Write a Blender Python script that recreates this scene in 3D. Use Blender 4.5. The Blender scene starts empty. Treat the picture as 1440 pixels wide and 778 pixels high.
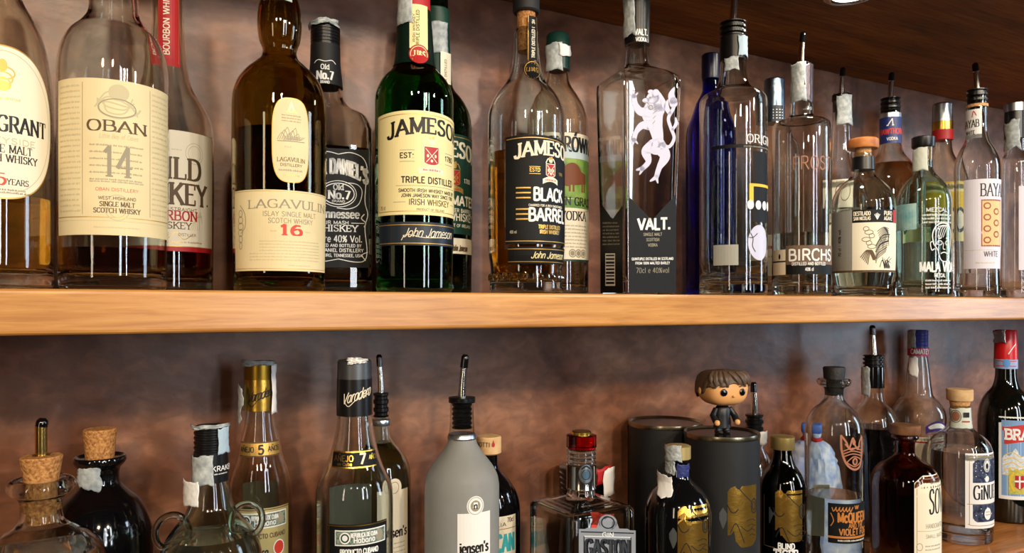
import bpy, bmesh, math, random
from math import sin, cos, pi, atan, asin, sqrt, radians
from mathutils import Vector
random.seed(7)
C = bpy.context.scene.collection
S = bpy.context.scene

# ------------------------------------------------ camera, world, lights, exposure
F, HZ, TH = 1040.0, 430.0, radians(28.1)      # focal length (px of the 1440 frame), horizon row, yaw
CAMZ = 1.50
cam = bpy.data.cameras.new('camera')
cam.sensor_width = 36; cam.lens = F / 1440 * 36
cam.shift_y = (HZ - 389) / 1440
cam.clip_start = .02
camo = bpy.data.objects.new('camera', cam); C.objects.link(camo)
camo.location = (0, 0, CAMZ); camo.rotation_euler = (pi / 2, 0, -TH)
S.camera = camo
W = bpy.data.worlds.new('world'); S.world = W; W.use_nodes = True
bg = W.node_tree.nodes['Background']
bg.inputs[0].default_value = (.55, .40, .30, 1); bg.inputs[1].default_value = .04

def lamp(name, loc, target, power, col, size, size_y=None, shape='DISK', spread=pi):
    l = bpy.data.lights.new(name, 'AREA'); l.energy = power; l.color = col
    l.shape = shape if size_y is None else 'RECTANGLE'; l.size = size
    if size_y: l.size_y = size_y
    l.spread = spread
    o = bpy.data.objects.new(name, l); C.objects.link(o); o.location = loc
    o.rotation_euler = (Vector(target) - Vector(loc)).to_track_quat('-Z', 'Y').to_euler()
    return o
WARM, COOL = (1, .80, .56), (.66, .82, 1)
lamp('bar_lamp', (-.75, -1.15, CAMZ + .85), (.2, .7, CAMZ), 17, WARM, .11)
lamp('bar_lamp', (-.1, -1.55, CAMZ + .95), (.4, .7, CAMZ), 20, WARM, .11)
lamp('bar_lamp', (.75, -1.3, CAMZ + .80), (.8, .7, CAMZ), 16, (1, .84, .64), .11)
lamp('bar_lamp', (1.6, -1.0, CAMZ + .85), (1.2, .7, CAMZ), 14, (1, .86, .68), .11)
lamp('window_light', (.70, -2.3, CAMZ + .45), (.8, .7, CAMZ), 24, (.88, .94, 1), .26, 1.4)
lamp('window_light', (1.34, -2.1, CAMZ + .45), (.9, .7, CAMZ), 15, (.84, .92, 1), .12, 1.4)
lamp('window_light', (3.0, -.5, CAMZ + .35), (1.2, .7, CAMZ), 22, COOL, .4, 1.3)
lamp('window_light', (-1.3, -.6, CAMZ + .2), (.9, .7, CAMZ), 5, (1, .82, .62), .14, .9)
S.view_settings.view_transform = 'Standard'; S.view_settings.look = 'None'
S.view_settings.exposure = -0.1; S.view_settings.gamma = 1; S.view_settings.use_curve_mapping = False
cy = S.cycles
cy.use_denoising = True; cy.max_bounces = 20; cy.transmission_bounces = 18; cy.glossy_bounces = 6; cy.diffuse_bounces = 4
cy.transparent_max_bounces = 12; cy.caustics_refractive = True; cy.caustics_reflective = False
cy.sample_clamp_indirect = 2.5; cy.blur_glossy = 1.0

# ------------------------------------------------ materials
MATS = {}
def lin(c):
    return tuple(((v / 255) / 12.92 if v / 255 <= .04045 else ((v / 255 + .055) / 1.055) ** 2.4) for v in c) + (1,)
def pm(name, rgb, rough=.5, metal=0, trans=0, ior=1.45, coat=0, spec=.5, noise=None, bump=0, nscale=60):
    if name in MATS: return MATS[name]
    m = bpy.data.materials.new(name); m.use_nodes = True; nt = m.node_tree
    p = nt.nodes['Principled BSDF']
    p.inputs['Base Color'].default_value = lin(rgb)
    p.inputs['Roughness'].default_value = rough; p.inputs['Metallic'].default_value = metal
    p.inputs['Transmission Weight'].default_value = trans; p.inputs['IOR'].default_value = ior
    p.inputs['Coat Weight'].default_value = coat; p.inputs['Coat Roughness'].default_value = .08
    p.inputs['Specular IOR Level'].default_value = spec
    if noise or bump:
        tc = nt.nodes.new('ShaderNodeTexCoord'); n = nt.nodes.new('ShaderNodeTexNoise')
        n.inputs['Scale'].default_value = nscale; n.inputs['Detail'].default_value = 4
        nt.links.new(tc.outputs['Object'], n.inputs['Vector'])
        if noise:
            r = nt.nodes.new('ShaderNodeValToRGB')
            r.color_ramp.elements[0].position = .35; r.color_ramp.elements[1].position = .68
            r.color_ramp.elements[0].color = lin(noise); r.color_ramp.elements[1].color = lin(rgb)
            nt.links.new(n.outputs['Fac'], r.inputs[0]); nt.links.new(r.outputs[0], p.inputs['Base Color'])
        if bump:
            b = nt.nodes.new('ShaderNodeBump'); b.inputs['Strength'].default_value = bump; b.inputs['Distance'].default_value = .001
            nt.links.new(n.outputs['Fac'], b.inputs['Height']); nt.links.new(b.outputs[0], p.inputs['Normal'])
    MATS[name] = m; return m
def glass(name, rgb, rough=0, ior=1.5): return pm(name, rgb, rough, 0, 1, ior)
G_CLEAR = glass('clear_glass', (244, 248, 245)); G_GREENISH = glass('pale_green_glass', (228, 244, 235))
G_WARM = glass('warm_clear_glass', (243, 240, 228))
G_OLIVE = glass('olive_glass', (168, 140, 62)); G_GREEN = glass('green_glass', (30, 140, 55)); G_DGREEN = glass('deep_green_glass', (20, 95, 45))
G_BLUE = glass('cobalt_glass', (20, 30, 190)); G_AMBER = glass('amber_glass', (140, 66, 34)); G_SMOKE = glass('dark_olive_glass', (70, 62, 28))
G_RED = glass('red_glass', (225, 20, 20))
L_CLEAR = glass('clear_spirit', (246, 249, 250), 0, 1.34)
L_AMBER = glass('amber_whisky', (232, 160, 40), 0, 1.34); L_DARK = glass('dark_whisky', (150, 62, 20), 0, 1.34)
L_RED = glass('red_whisky', (150, 45, 18), 0, 1.34); L_GOLD = glass('gold_whisky', (250, 212, 104), 0, 1.34)
L_BROWN = glass('brown_spirit', (130, 64, 26), 0, 1.34)
BLACKG = pm('black_gloss', (9, 9, 11), .06, coat=.5); BLACK = pm('black_plastic', (14, 14, 15), .32); BLACKM = pm('black_matt', (22, 22, 23), .6)
RUBBER = pm('black_rubber', (12, 12, 14), .28, bump=.2)
CHROME = pm('chrome', (205, 200, 192), .14, 1); BRASS = pm('brass', (200, 165, 95), .22, 1)
GOLD = pm('gold_foil', (214, 170, 74), .28, 1, bump=.2, nscale=120); GOLDP = pm('gold_print', (196, 156, 80), .4, .6)
CORK = pm('cork', (206, 150, 86), .8, noise=(140, 86, 40), bump=.9, nscale=420)
CORKL = pm('light_cork', (222, 176, 118), .75, noise=(188, 130, 74), bump=.6, nscale=300)
WOODCAP = pm('beech_cap', (222, 184, 132), .55, noise=(200, 158, 108), nscale=80)
CREAM = pm('cream_paper', (230, 213, 168), .62, noise=(222, 204, 158), nscale=25)
CREAM2 = pm('pale_cream_paper', (240, 229, 203), .6); WHITE = pm('white_paper', (236, 234, 230), .55); INKW = pm('white_ink', (236, 236, 232), .5)
YCREAM = pm('yellow_cream_paper', (240, 224, 164), .55); INK = pm('black_ink', (20, 18, 18), .5); INKG = pm('grey_ink', (150, 142, 120), .6)
INKL = pm('light_grey_ink', (196, 184, 146), .6); INKB = pm('brown_ink', (92, 70, 44), .6); RED = pm('red_ink', (178, 30, 34), .5)
RED2 = pm('orange_red_ink', (206, 62, 44), .5); TAX = pm('tax_paper', (196, 202, 200), .6, noise=(150, 158, 160), bump=.6, nscale=160)
DKG = pm('dark_green_paper', (14, 58, 44), .45); LABK = pm('black_label_paper', (15, 16, 18), .55, noise=(11, 12, 13), nscale=200, spec=.25)
NAVY = pm('navy_band', (22, 32, 44), .4); SILVER = pm('silver_foil', (190, 196, 202), .3, 1, bump=.5, nscale=130)
BLUEI = pm('blue_ink', (60, 110, 170), .5); LILAC = pm('frosted_print', (200, 200, 222), .4)

# ------------------------------------------------ mesh helpers
def link(name, verts, faces, mats, parent=None, mi=None, smooth=True, angle=40):
    me = bpy.data.meshes.new(name); me.from_pydata([tuple(v) for v in verts], [], faces)
    for m in (mats if isinstance(mats, (list, tuple)) else [mats]): me.materials.append(m)
    if mi: me.polygons.foreach_set('material_index', mi)
    if smooth:
        me.polygons.foreach_set('use_smooth', [True] * len(me.polygons))
        me.set_sharp_from_angle(angle=radians(angle))
    me.update()
    o = bpy.data.objects.new(name, me); C.objects.link(o)
    if parent: o.parent = parent
    return o
class MB:
    def __init__(s): s.v = []; s.f = []; s.m = []
    def add(s, v, f, m=0):
        n = len(s.v); s.v += [tuple(p) for p in v]; s.f += [tuple(i + n for i in q) for q in f]; s.m += [m] * len(f)
    def box(s, c, d, rz=0, m=0):
        x, y, z = (q / 2 for q in d); ca, sa = cos(rz), sin(rz)
        v = [(c[0] + i * x * ca - j * y * sa, c[1] + i * x * sa + j * y * ca, c[2] + k * z) for i in (-1, 1) for j in (-1, 1) for k in (-1, 1)]
        s.add(v, [(0, 1, 3, 2), (4, 6, 7, 5), (0, 4, 5, 1), (2, 3, 7, 6), (0, 2, 6, 4), (1, 5, 7, 3)], m)
    def lathe(s, prof, n=48, sec=None, c=(0, 0, 0), closed=False, m=0):
        """prof: (r, z) list; sec(t, z) radius factor; ends at r=0 become poles; closed joins last ring to first"""
        rings = []; v = []; f = []
        for r, z in prof:
            if r < 1e-6: rings.append([len(v)]); v.append((c[0], c[1], c[2] + z))
            else:
                rings.append(list(range(len(v), len(v) + n)))
                for i in range(n):
                    t = 2 * pi * i / n; q = r * (sec(t, z) if sec else 1)
                    v.append((c[0] + q * sin(t), c[1] - q * cos(t), c[2] + z))
        pairs = list(zip(rings, rings[1:])) + ([(rings[-1], rings[0])] if closed else [])
        for a, b in pairs:
            if len(a) == 1 and len(b) == 1: continue
            for i in range(n):
                j = (i + 1) % n
                if len(a) == 1: f.append((a[0], b[i], b[j]))
                elif len(b) == 1: f.append((a[i], b[0], a[j]))
                else: f.append((a[i], b[i], b[j], a[j]))
        s.add(v, f, m)
    def tube(s, pts, rad, n=12, m=0, cap=True, ring=False):
        pts = [Vector(p) for p in pts]; L = len(pts); v = []; f = []; up = None
        for i, p in enumerate(pts):
            if ring: t = pts[(i + 1) % L] - pts[i - 1]
            else: t = pts[min(i + 1, L - 1)] - pts[max(i - 1, 0)]
            t.normalize()
            if up is None: up = Vector((0, 1, 0)) if abs(t.y) < .9 else Vector((1, 0, 0))
            a = t.cross(up).normalized(); b = a.cross(t).normalized(); up = b
            r = rad[i] if isinstance(rad, (list, tuple)) else rad
            for k in range(n):
                q = 2 * pi * k / n; v.append(p + a * (r * cos(q)) + b * (r * sin(q)))
        for i in range(L if ring else L - 1):
            j = (i + 1) % L
            for k in range(n):
                l = (k + 1) % n; f.append((i * n + k, i * n + l, j * n + l, j * n + k))
        if cap and not ring: f.append(tuple(range(n))[::-1]); f.append(tuple((L - 1) * n + k for k in range(n)))
        s.add(v, f, m)
    def ell(s, c, r, p=2.0, n=24, k=14, m=0, rot=0, fn=None):
        """superellipsoid"""
        v = []; f = []
        sg = lambda a, e: math.copysign(abs(a) ** e, a)
        e = 2 / p
        for i in range(k + 1):
            b = -pi / 2 + pi * i / k
            for j in range(n):
                a = 2 * pi * j / n
                x, y, z = r[0] * sg(cos(b), e) * sg(cos(a), e), r[1] * sg(cos(b), e) * sg(sin(a), e), r[2] * sg(sin(b), e)
                if fn: x, y, z = fn(x, y, z)
                v.append((c[0] + x * cos(rot) - y * sin(rot), c[1] + x * sin(rot) + y * cos(rot), c[2] + z))
        for i in range(k):
            for j in range(n):
                l = (j + 1) % n; f.append((i * n + j, i * n + l, (i + 1) * n + l, (i + 1) * n + j))
        s.add(v, f, m)
    def build(s, name, mats, parent=None, smooth=True, angle=40):
        o = link(name, s.v, s.f, mats, parent, s.m, False); b = bmesh.new(); b.from_mesh(o.data)
        bmesh.ops.recalc_face_normals(b, faces=b.faces); b.to_mesh(o.data); b.free()
        if smooth:
            o.data.polygons.foreach_set('use_smooth', [True] * len(o.data.polygons)); o.data.set_sharp_from_angle(angle=radians(angle))
        return o
def catmull(P, sub):
    if len(P) < 3: return [tuple(p[:2]) for p in P]
    out = []
    for i in range(len(P) - 1):
        p0, p1, p2, p3 = P[max(i - 1, 0)], P[i], P[i + 1], P[min(i + 2, len(P) - 1)]
        for k in range(sub):
            t = k / sub
            out.append(tuple(.5 * (2 * b + (c - a) * t + (2 * a - 5 * b + 4 * c - d) * t * t + (3 * b - a - 3 * c + d) * t ** 3)
                             for a, b, c, d in zip(p0[:2], p1[:2], p2[:2], p3[:2])))
    out.append(tuple(P[-1][:2])); return out
def hermite(P, sub):
    """chord-length spline that never leaves the range of a segment's end points"""
    if len(P) < 3: return [tuple(p[:2]) for p in P]
    d = [max(1e-6, sqrt((q[0] - p[0]) ** 2 + (q[1] - p[1]) ** 2)) for p, q in zip(P, P[1:])]; n = len(P); T = []
    for i in range(n):
        if i in (0, n - 1): j = min(i, n - 2); T.append(tuple((P[j + 1][k] - P[j][k]) / d[j] for k in (0, 1)))
        else: T.append(tuple(((P[i][k] - P[i - 1][k]) / d[i - 1] * d[i] + (P[i + 1][k] - P[i][k]) / d[i] * d[i - 1]) / (d[i] + d[i - 1]) for k in (0, 1)))
    out = []
    for i in range(n - 1):
        for s in range(sub):
            t = s / sub; h = (2 * t ** 3 - 3 * t * t + 1, t ** 3 - 2 * t * t + t, 3 * t * t - 2 * t ** 3, t ** 3 - t * t)
            out.append(tuple(min(max(h[0] * P[i][k] + h[1] * d[i] * T[i][k] + h[2] * P[i + 1][k] + h[3] * d[i] * T[i + 1][k], min(P[i][k], P[i + 1][k])), max(P[i][k], P[i + 1][k])) for k in (0, 1)))
    out.append(tuple(P[-1][:2])); return out
def smooth_prof(P, sub=5):
    """a third element on a point marks a corner"""
    out = []; run = [P[0]]
    for p in P[1:]:
        run.append(p)
        if len(p) > 2 or p is P[-1]:
            out += hermite(run, sub)[(1 if out else 0):]; run = [p]
    return out

# ------------------------------------------------ a small stroke alphabet for the printing
GL = {
'A': (8.4, '0.2,0 4.2,10;4.2,10 8.2,0;1.5,3.4 6.9,3.4'), 'B': (7.4, '1,0 1,10;~1,10 4,10 6,9.2 6,6.2 4,5.3 1,5.3;~1,5.3 4.4,5.3 6.8,4.2 6.8,1.2 4.4,0 1,0'),
'C': (8, '~7.4,8.2 6.2,9.8 4.2,10 1.6,8.8 .6,5 1.6,1.2 4.2,0 6.2,.2 7.4,1.8'), 'D': (8.2, '1,0 1,10;~1,10 4,10 6.6,8.6 7.6,5 6.6,1.4 4,0 1,0'),
'E': (6.8, '1,0 1,10;1,10 6.4,10;1,5.2 5.2,5.2;1,0 6.6,0'), 'F': (6.4, '1,0 1,10;1,10 6.2,10;1,5 5,5'),
'G': (8.6, '~7.6,8.2 6.4,9.8 4.2,10 1.6,8.8 .6,5 1.6,1.2 4.2,0 6.4,.3 7.6,1.2;7.6,4.4 7.6,.8;5,4.4 8.2,4.4'), 'H': (8.2, '1,0 1,10;7.2,0 7.2,10;1,5.2 7.2,5.2'),
'I': (3, '1.5,0 1.5,10'), 'J': (5.6, '4.4,10 4.4,3;~4.4,3 4,.8 2.6,-.2 1,.2 .4,1.8'), 'K': (8, '1,0 1,10;1,4 7,10;3.2,6 7.6,0'),
'L': (6.4, '1,0 1,10;1,0 6.2,0'), 'M': (10, '1,0 1,10;1,10 5,1;5,1 9,10;9,10 9,0'), 'N': (8.6, '1,0 1,10;1,10 7.6,0;7.6,0 7.6,10'),
'O': (8.8, '~4.4,10 1.8,9 .6,5 1.8,1 4.4,0 7,1 8.2,5 7,9 4.4,10'), 'P': (7, '1,0 1,10;~1,10 4.2,10 6.4,9 6.4,5.8 4.2,4.6 1,4.6'),
'Q': (8.8, '~4.4,10 1.8,9 .6,5 1.8,1 4.4,0 7,1 8.2,5 7,9 4.4,10;5,2 8.2,-1.2'), 'R': (7.8, '1,0 1,10;~1,10 4.2,10 6.4,9 6.4,6 4.2,5 1,5;4,5 7.4,0'),
'S': (6.8, '~6,8.4 5,9.8 3.2,10 1.2,9 1,6.8 3,5.4 5,4.5 6.2,2.8 5.4,.8 3.4,0 1.6,.2 .6,1.8'), 'T': (7.4, '3.7,0 3.7,10;.3,10 7.1,10'),
'U': (8.2, '1,10 1,3;~1,3 1.6,.8 4.1,-.1 6.6,.8 7.2,3;7.2,3 7.2,10'), 'V': (8.2, '.2,10 4.1,0;4.1,0 8,10'), 'W': (11.4, '.2,10 3,0;3,0 5.7,10;5.7,10 8.4,0;8.4,0 11.2,10'),
'X': (8, '.6,10 7.4,0;.6,0 7.4,10'), 'Y': (8, '.4,10 4,5;7.6,10 4,5;4,5 4,0'), 'Z': (7.2, '.8,10 6.6,10;6.6,10 .6,0;.6,0 6.8,0'),
'0': (7, '~3.5,10 1.4,9 .8,5 1.4,1 3.5,0 5.6,1 6.2,5 5.6,9 3.5,10'), '1': (4.6, '2.6,0 2.6,10;.8,8.2 2.6,10'), '2': (6.8, '~.8,7.6 1.4,9.4 3.4,10 5.6,9.2 5.8,7 4,4 .8,.2;.6,0 6.2,0'),
'3': (6.6, '~.8,8.4 3.2,10 5.6,8.8 5.4,6.4 3,5.4;~3,5.4 5.8,4.6 6,1.6 3.4,0 .6,1.4'), '4': (7, '4.8,0 4.8,10;4.8,10 .4,3;.4,3 6.6,3'), '5': (6.8, '5.8,10 1.6,10;1.6,10 1.2,5.6;~1.2,5.6 3.4,6.4 5.6,5.4 6.2,3 5,.6 3,0 .6,1'),
'6': (6.8, '~5.6,9.2 3.4,9.6 1.4,7 .8,3.6 1.8,.6 3.6,0 5.6,.8 6.2,3 5.2,5.4 3.4,5.8 1.2,4.4'), '7': (6.4, '.6,10 6,10;6,10 2.4,0'), '8': (6.8, '~3.4,10 1.4,9 1.4,6.4 3.4,5.4 5.8,4 5.8,1.2 3.4,0 1,1.2 1,4 3.4,5.4 5.4,6.4 5.4,9 3.4,10'),
'9': (6.8, '~1.2,.8 3.4,.4 5.4,3 6,6.4 5,9.4 3.2,10 1.2,9.2 .6,7 1.6,4.6 3.4,4.2 5.6,5.6'), '%': (9, '8,10 1,0;~2.4,10 .8,7.6 2.4,5.2 4,7.6 2.4,10;~6.6,4.8 5,2.4 6.6,0 8.2,2.4 6.6,4.8'),
'a': (6.4, '5.4,7 5.4,0;~5.4,5 4.6,6.8 2.6,7 .8,5.4 .8,1.8 2.4,0 4.4,.4 5.4,2'), 'b': (6.6, '1,10.4 1,0;~1,5 2,6.8 4,7 5.8,5.4 5.8,1.8 4.2,0 2,.4 1,2'), 'c': (5.8, '~5.2,5.6 3.6,7 1.4,6 .7,3.5 1.4,1 3.4,0 5.2,1.2'),
'd': (6.6, '5.6,10.4 5.6,0;~5.6,5 4.6,6.8 2.6,7 .8,5.4 .8,1.8 2.4,0 4.6,.4 5.6,2'), 'e': (6, '~.8,3.8 5.4,3.8 5,6 3.2,7 1.4,6 .7,3.5 1.4,1 3.2,0 5.2,1'), 'f': (4, '~4,10 2.8,10.4 1.8,9 1.8,7 1.8,0;.4,7 3.6,7'),
'g': (6.4, '~5.4,7 5.4,1 5,-2 3,-3 .8,-2.2;~5.4,5 4.6,6.8 2.6,7 .8,5.4 .8,1.8 2.4,0 4.4,.4 5.4,2'), 'h': (6.4, '1,10.4 1,0;~1,4.6 2.2,6.6 4,7 5.2,6 5.4,4 5.4,0'), 'i': (2.6, '1.3,7 1.3,0;1.3,9 1.3,10'),
'j': (2.8, '~1.6,7 1.6,0 1.2,-2.2 -.2,-2.8;1.6,9 1.6,10'), 'k': (6, '1,10.4 1,0;1,2.6 5,7;2.6,4.2 5.4,0'), 'l': (2.6, '1.3,10.4 1.3,0'), 'm': (9.6, '1,7 1,0;~1,4.6 2,6.6 3.6,7 4.6,6 4.8,4 4.8,0;~4.8,4.6 5.8,6.6 7.4,7 8.4,6 8.6,4 8.6,0'),
'n': (6.4, '1,7 1,0;~1,4.6 2.2,6.6 4,7 5.2,6 5.4,4 5.4,0'), 'o': (6.4, '~3.2,7 1.4,6.2 .7,3.5 1.4,.8 3.2,0 5,.8 5.7,3.5 5,6.2 3.2,7'), 'p': (6.6, '1,7 1,-3;~1,5 2,6.8 4,7 5.8,5.4 5.8,1.8 4.2,0 2,.4 1,2'), 'q': (6.6, '5.6,7 5.6,-3;~5.6,5 4.6,6.8 2.6,7 .8,5.4 .8,1.8 2.4,0 4.6,.4 5.6,2'),
'r': (4.6, '1,7 1,0;~1,4 2,6.4 3.4,7 4.4,6.6'), 's': (5.2, '~4.6,5.8 3,7 1.2,6.4 1,4.8 2.6,3.7 4.2,2.8 4.4,1 2.8,0 1.2,.2 .5,1.3'), 't': (4.2, '~1.8,9.4 1.8,2 2.4,.2 4,.4;.2,7 3.8,7'), 'u': (6.4, '~1,7 1,2 2,.2 3.8,0 5.4,2.2;5.4,7 5.4,0'),
'v': (6, '.4,7 3,0;3,0 5.6,7'), 'w': (8.4, '.4,7 2.4,0;2.4,0 4.2,7;4.2,7 6,0;6,0 8,7'), 'x': (5.8, '.6,7 5.2,0;.6,0 5.2,7'), 'y': (6, '.4,7 3.2,0;5.6,7 2,-3'), 'z': (5.4, '.6,7 4.8,7;4.8,7 .6,0;.6,0 5,0'),
'.': (2.4, '1.2,0 1.2,1.4'), ',': (2.4, '1.4,1 .8,-1.6'), "'": (2.2, '1.2,10.4 .8,8'), '-': (4.4, '.6,4 3.8,4'), ' ': (4, ''), '&': (8, '~7.4,0 2,6.6 2,9.2 3.8,10 5.2,8.6 4.6,6.6 1.4,4 .8,1.6 2.6,0 5,.4 7.4,4'),
'#': (3, '.6,7 2.4,7;1.5,0 1.5,0.1'),
}
GL['Ñ'] = (8.6, GL['N'][1] + ';~2.4,11.8 3.6,12.8 5,12 6.2,12.8'); GL['Ó'] = (8.8, GL['O'][1] + ';4.2,11.4 5.6,13.4'); GL['Ø'] = (8.8, GL['O'][1] + ';1,-.4 7.8,10.4')
def glyph(ch, detail, serif):
    out = []; w, d = GL.get(ch, GL['-'])
    for s in d.split(';'):
        if not s: continue
        sm = s[0] == '~'; P = [tuple(map(float, q.split(','))) for q in s.lstrip('~').split()]
        if sm: out.append(catmull(P, detail)); continue
        out.append(P)
        if serif and (ch.isupper() or ch in '1479' or ch in 'hiklmnprufdbq'):
            (x0, y0), (x1, y1) = P
            if abs(y1 - y0) > abs(x1 - x0) * .9:
                for (x, y) in P:
                    if (ch.isupper() and (y < .5 or y > 9.5) and not (ch in 'AVWM' and (x, y) in [(4.2, 10), (4.1, 0), (3, 0), (8.4, 0), (5, 1), (5.7, 10)]) and not (ch == 'N' and (x, y) == (7.6, 0))) or ch.islower() and y in (0, -3) or ch in '14' and y == 0:
                        out.append([(x - 1.45, y), (x + 1.45, y), 's'])
            elif ch in 'EFTLZ' and y0 == y1 and y0 in (0, 10):
                sg = -1 if y0 else 1
                for x in ((x0, x1) if ch == 'T' else (x1,)): out.append([(x, y0), (x, y0 + sg * 2.4), 's'])
    return w, out
def ribbon(P, wf, add):
    """P: polyline in px; wf(dx, dy): stroke width"""
    for i in range(len(P) - 1):
        (x0, y0), (x1, y1) = P[i], P[i + 1]; dx, dy = x1 - x0, y1 - y0; L = sqrt(dx * dx + dy * dy)
        if L < 1e-6: continue
        dx /= L; dy /= L; w = wf(dx, dy) / 2; e = w * .35
        a, b = (x0 - dx * e, y0 - dy * e), (x1 + dx * e, y1 + dy * e)
        k = max(1, int(max(abs(b[0] - a[0]) / 3, abs(b[1] - a[1]) / 7)))
        for j in range(k):
            p = (a[0] + (b[0] - a[0]) * j / k, a[1] + (b[1] - a[1]) * j / k); q = (a[0] + (b[0] - a[0]) * (j + 1) / k, a[1] + (b[1] - a[1]) * (j + 1) / k)
            add([(p[0] - dy * w, p[1] + dx * w), (q[0] - dy * w, q[1] + dx * w), (q[0] + dy * w, q[1] - dx * w), (p[0] + dy * w, p[1] - dx * w)])

class Label:
    """printing and paper drawn in px (X from the label's centre along the surface, Y = photo row), then wrapped on the bottle"""
    def __init__(s): s.q = []; s.mats = []
    def _m(s, m):
        if m not in s.mats: s.mats.append(m)
        return s.mats.index(m)
    def poly(s, P, m, layer=1): s.q.append((P, s._m(m), layer))
    def region(s, x0, x1, top, bot, m, layer=0, n=None, rows=None):
        """column strips between two row functions of x (numbers allowed)"""
        ft = top if callable(top) else (lambda x: top); fb = bot if callable(bot) else (lambda x: bot)
        n = n or max(1, int(abs(x1 - x0) / 4)); rows = rows or max(1, int(abs(fb((x0 + x1) / 2) - ft((x0 + x1) / 2)) / 12))
        for i in range(n):
            a = x0 + (x1 - x0) * i / n; b = x0 + (x1 - x0) * (i + 1) / n
            for j in range(rows):
                g = lambda x, t: ft(x) + (fb(x) - ft(x)) * t
                s.poly([(a, g(a, (j + 1) / rows)), (b, g(b, (j + 1) / rows)), (b, g(b, j / rows)), (a, g(a, j / rows))], m, layer)
    def oval(s, cx, cy_, rx, ry, m, layer=0, n=None, p=2):
        n = n or max(8, int(rx / 1.2)); xs = [cx - rx * cos(pi * i / n) for i in range(n + 1)]
        f = lambda x: ry * max(0, 1 - abs((x - cx) / rx) ** p) ** (1 / p)
        k = max(1, int(ry / 6))
        for a, b in zip(xs, xs[1:]):
            for j in range(k):
                u, w = 1 - 2 * j / k, 1 - 2 * (j + 1) / k
                s.poly([(a, cy_ + u * f(a)), (b, cy_ + u * f(b)), (b, cy_ + w * f(b)), (a, cy_ + w * f(a))], m, layer)
    def line(s, P, w, m, layer=1, close=False):
        P = list(P) + ([P[0]] if close else [])
        Q = []
        for (a, b), (c, d) in zip(P, P[1:]):
            k = max(1, int(abs(c - a) / 5), int(abs(d - b) / 10)); Q += [(a + (c - a) * i / k, b + (d - b) * i / k) for i in range(k)]
        Q.append(P[-1]); ribbon(Q, lambda dx, dy: w, lambda q: s.poly(q, m, layer))
    def curve(s, P, w, m, layer=1, sub=5): ribbon(catmull(P, sub), lambda dx, dy: w, lambda q: s.poly(q, m, layer))
    def taper(s, P, ws, m, layer=1, sub=6):
        Q = catmull(P, sub); n = len(Q); e = []
        for i, (x, y) in enumerate(Q):
            dx, dy = Q[min(i + 1, n - 1)][0] - Q[max(i - 1, 0)][0], Q[min(i + 1, n - 1)][1] - Q[max(i - 1, 0)][1]; d = sqrt(dx * dx + dy * dy) or 1
            t = i / (n - 1) * (len(ws) - 1); j = min(int(t), len(ws) - 2); w = (ws[j] + (ws[j + 1] - ws[j]) * (t - j)) / 2
            e.append(((x - dy / d * w, y + dx / d * w), (x + dy / d * w, y - dx / d * w)))
        for p, q in zip(e, e[1:]): s.poly([p[0], q[0], q[1], p[1]], m, layer)
        s.oval(Q[0][0], Q[0][1], ws[0] / 2, ws[0] / 2, m, layer, 8); s.oval(Q[-1][0], Q[-1][1], ws[-1] / 2, ws[-1] / 2, m, layer, 8)
    def ring(s, cx, cy_, rx, ry, w, m, layer=1, n=28):
        P = [(cx + rx * cos(2 * pi * i / n), cy_ + ry * sin(2 * pi * i / n)) for i in range(n + 1)]; ribbon(P, lambda a, b: w, lambda q: s.poly(q, m, layer))
    def text(s, t, cx, y, h, m, w=None, thick=.18, thin=None, serif=False, slant=0, bow=0, gap=1.2, layer=2, vert=False, tilt=0):
        """y = baseline row, h = cap height px, w = total width px, bow = px the ends drop below the middle"""
        thin = thick if thin is None else thin; det = 4 if h > 12 else (3 if h > 6 else 2)
        gs = [glyph(c, det, serif) for c in t]; tot = sum(g[0] + gap for g in gs) - gap; k = h / 10; kx = (w / tot) if w else k
        x = -tot * kx / 2
        for gw, st in gs:
            for P in st:
                ser = P[-1] == 's'; pts = P[:-1] if ser else P
                Q = []
                for (px, py) in pts:
                    X = x + (px + slant * py / 10) * kx; Y = -py * k
                    if bow and w:
                        c = x + gw * kx / 2; dY = bow * (2 * c / w) ** 2; sl = bow * 8 * c / (w * w); Y += dY + sl * (X - c)
                    Y += tilt * X
                    Q.append((X, Y))
                wd = (lambda dx, dy: thin * h) if ser else (lambda dx, dy: h * (thin + (thick - thin) * min(1, abs(dy) * 1.1)))
                if vert: ribbon([(cx - yy * -1, y - xx) for xx, yy in Q], (lambda dx, dy: thick * h), lambda q: s.poly(q, m, layer))
                else: ribbon([(cx + xx, y + yy) for xx, yy in Q], wd, lambda q: s.poly(q, m, layer))
            x += (gw + gap) * kx
    def dashes(s, x0, x1, y, h, m, layer=1, fill=.75, seed=0):
        """print too small to read: word-long bars with uneven tops"""
        R = random.Random(hash((round(x0), round(y), seed)) & 0xffff); x = x0
        while x < x1 - 1:
            L = R.uniform(2.2, 6.5) * h / 2
            e = min(x1, x + L); k = x
            while k < e:
                ww = h * R.uniform(.22, .4); hh = h * R.uniform(.6, 1); s.poly([(k, y), (k + ww, y), (k + ww, y - hh), (k, y - hh)], m, layer); k += ww + h * (1 - fill) * .9
            x = e + h * .6
    def build(s, name, parent, mp, lab=None):
        v = []; f = []; mi = []
        for P, m, l in s.q:
            n = len(v); v += [mp(x, y, l) for x, y in P]; f.append(tuple(range(n, n + len(P)))); mi.append(m)
        o = link(name, v, f, s.mats, parent, mi, smooth=False)
        if lab: o['label'] = lab
        return o

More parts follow.
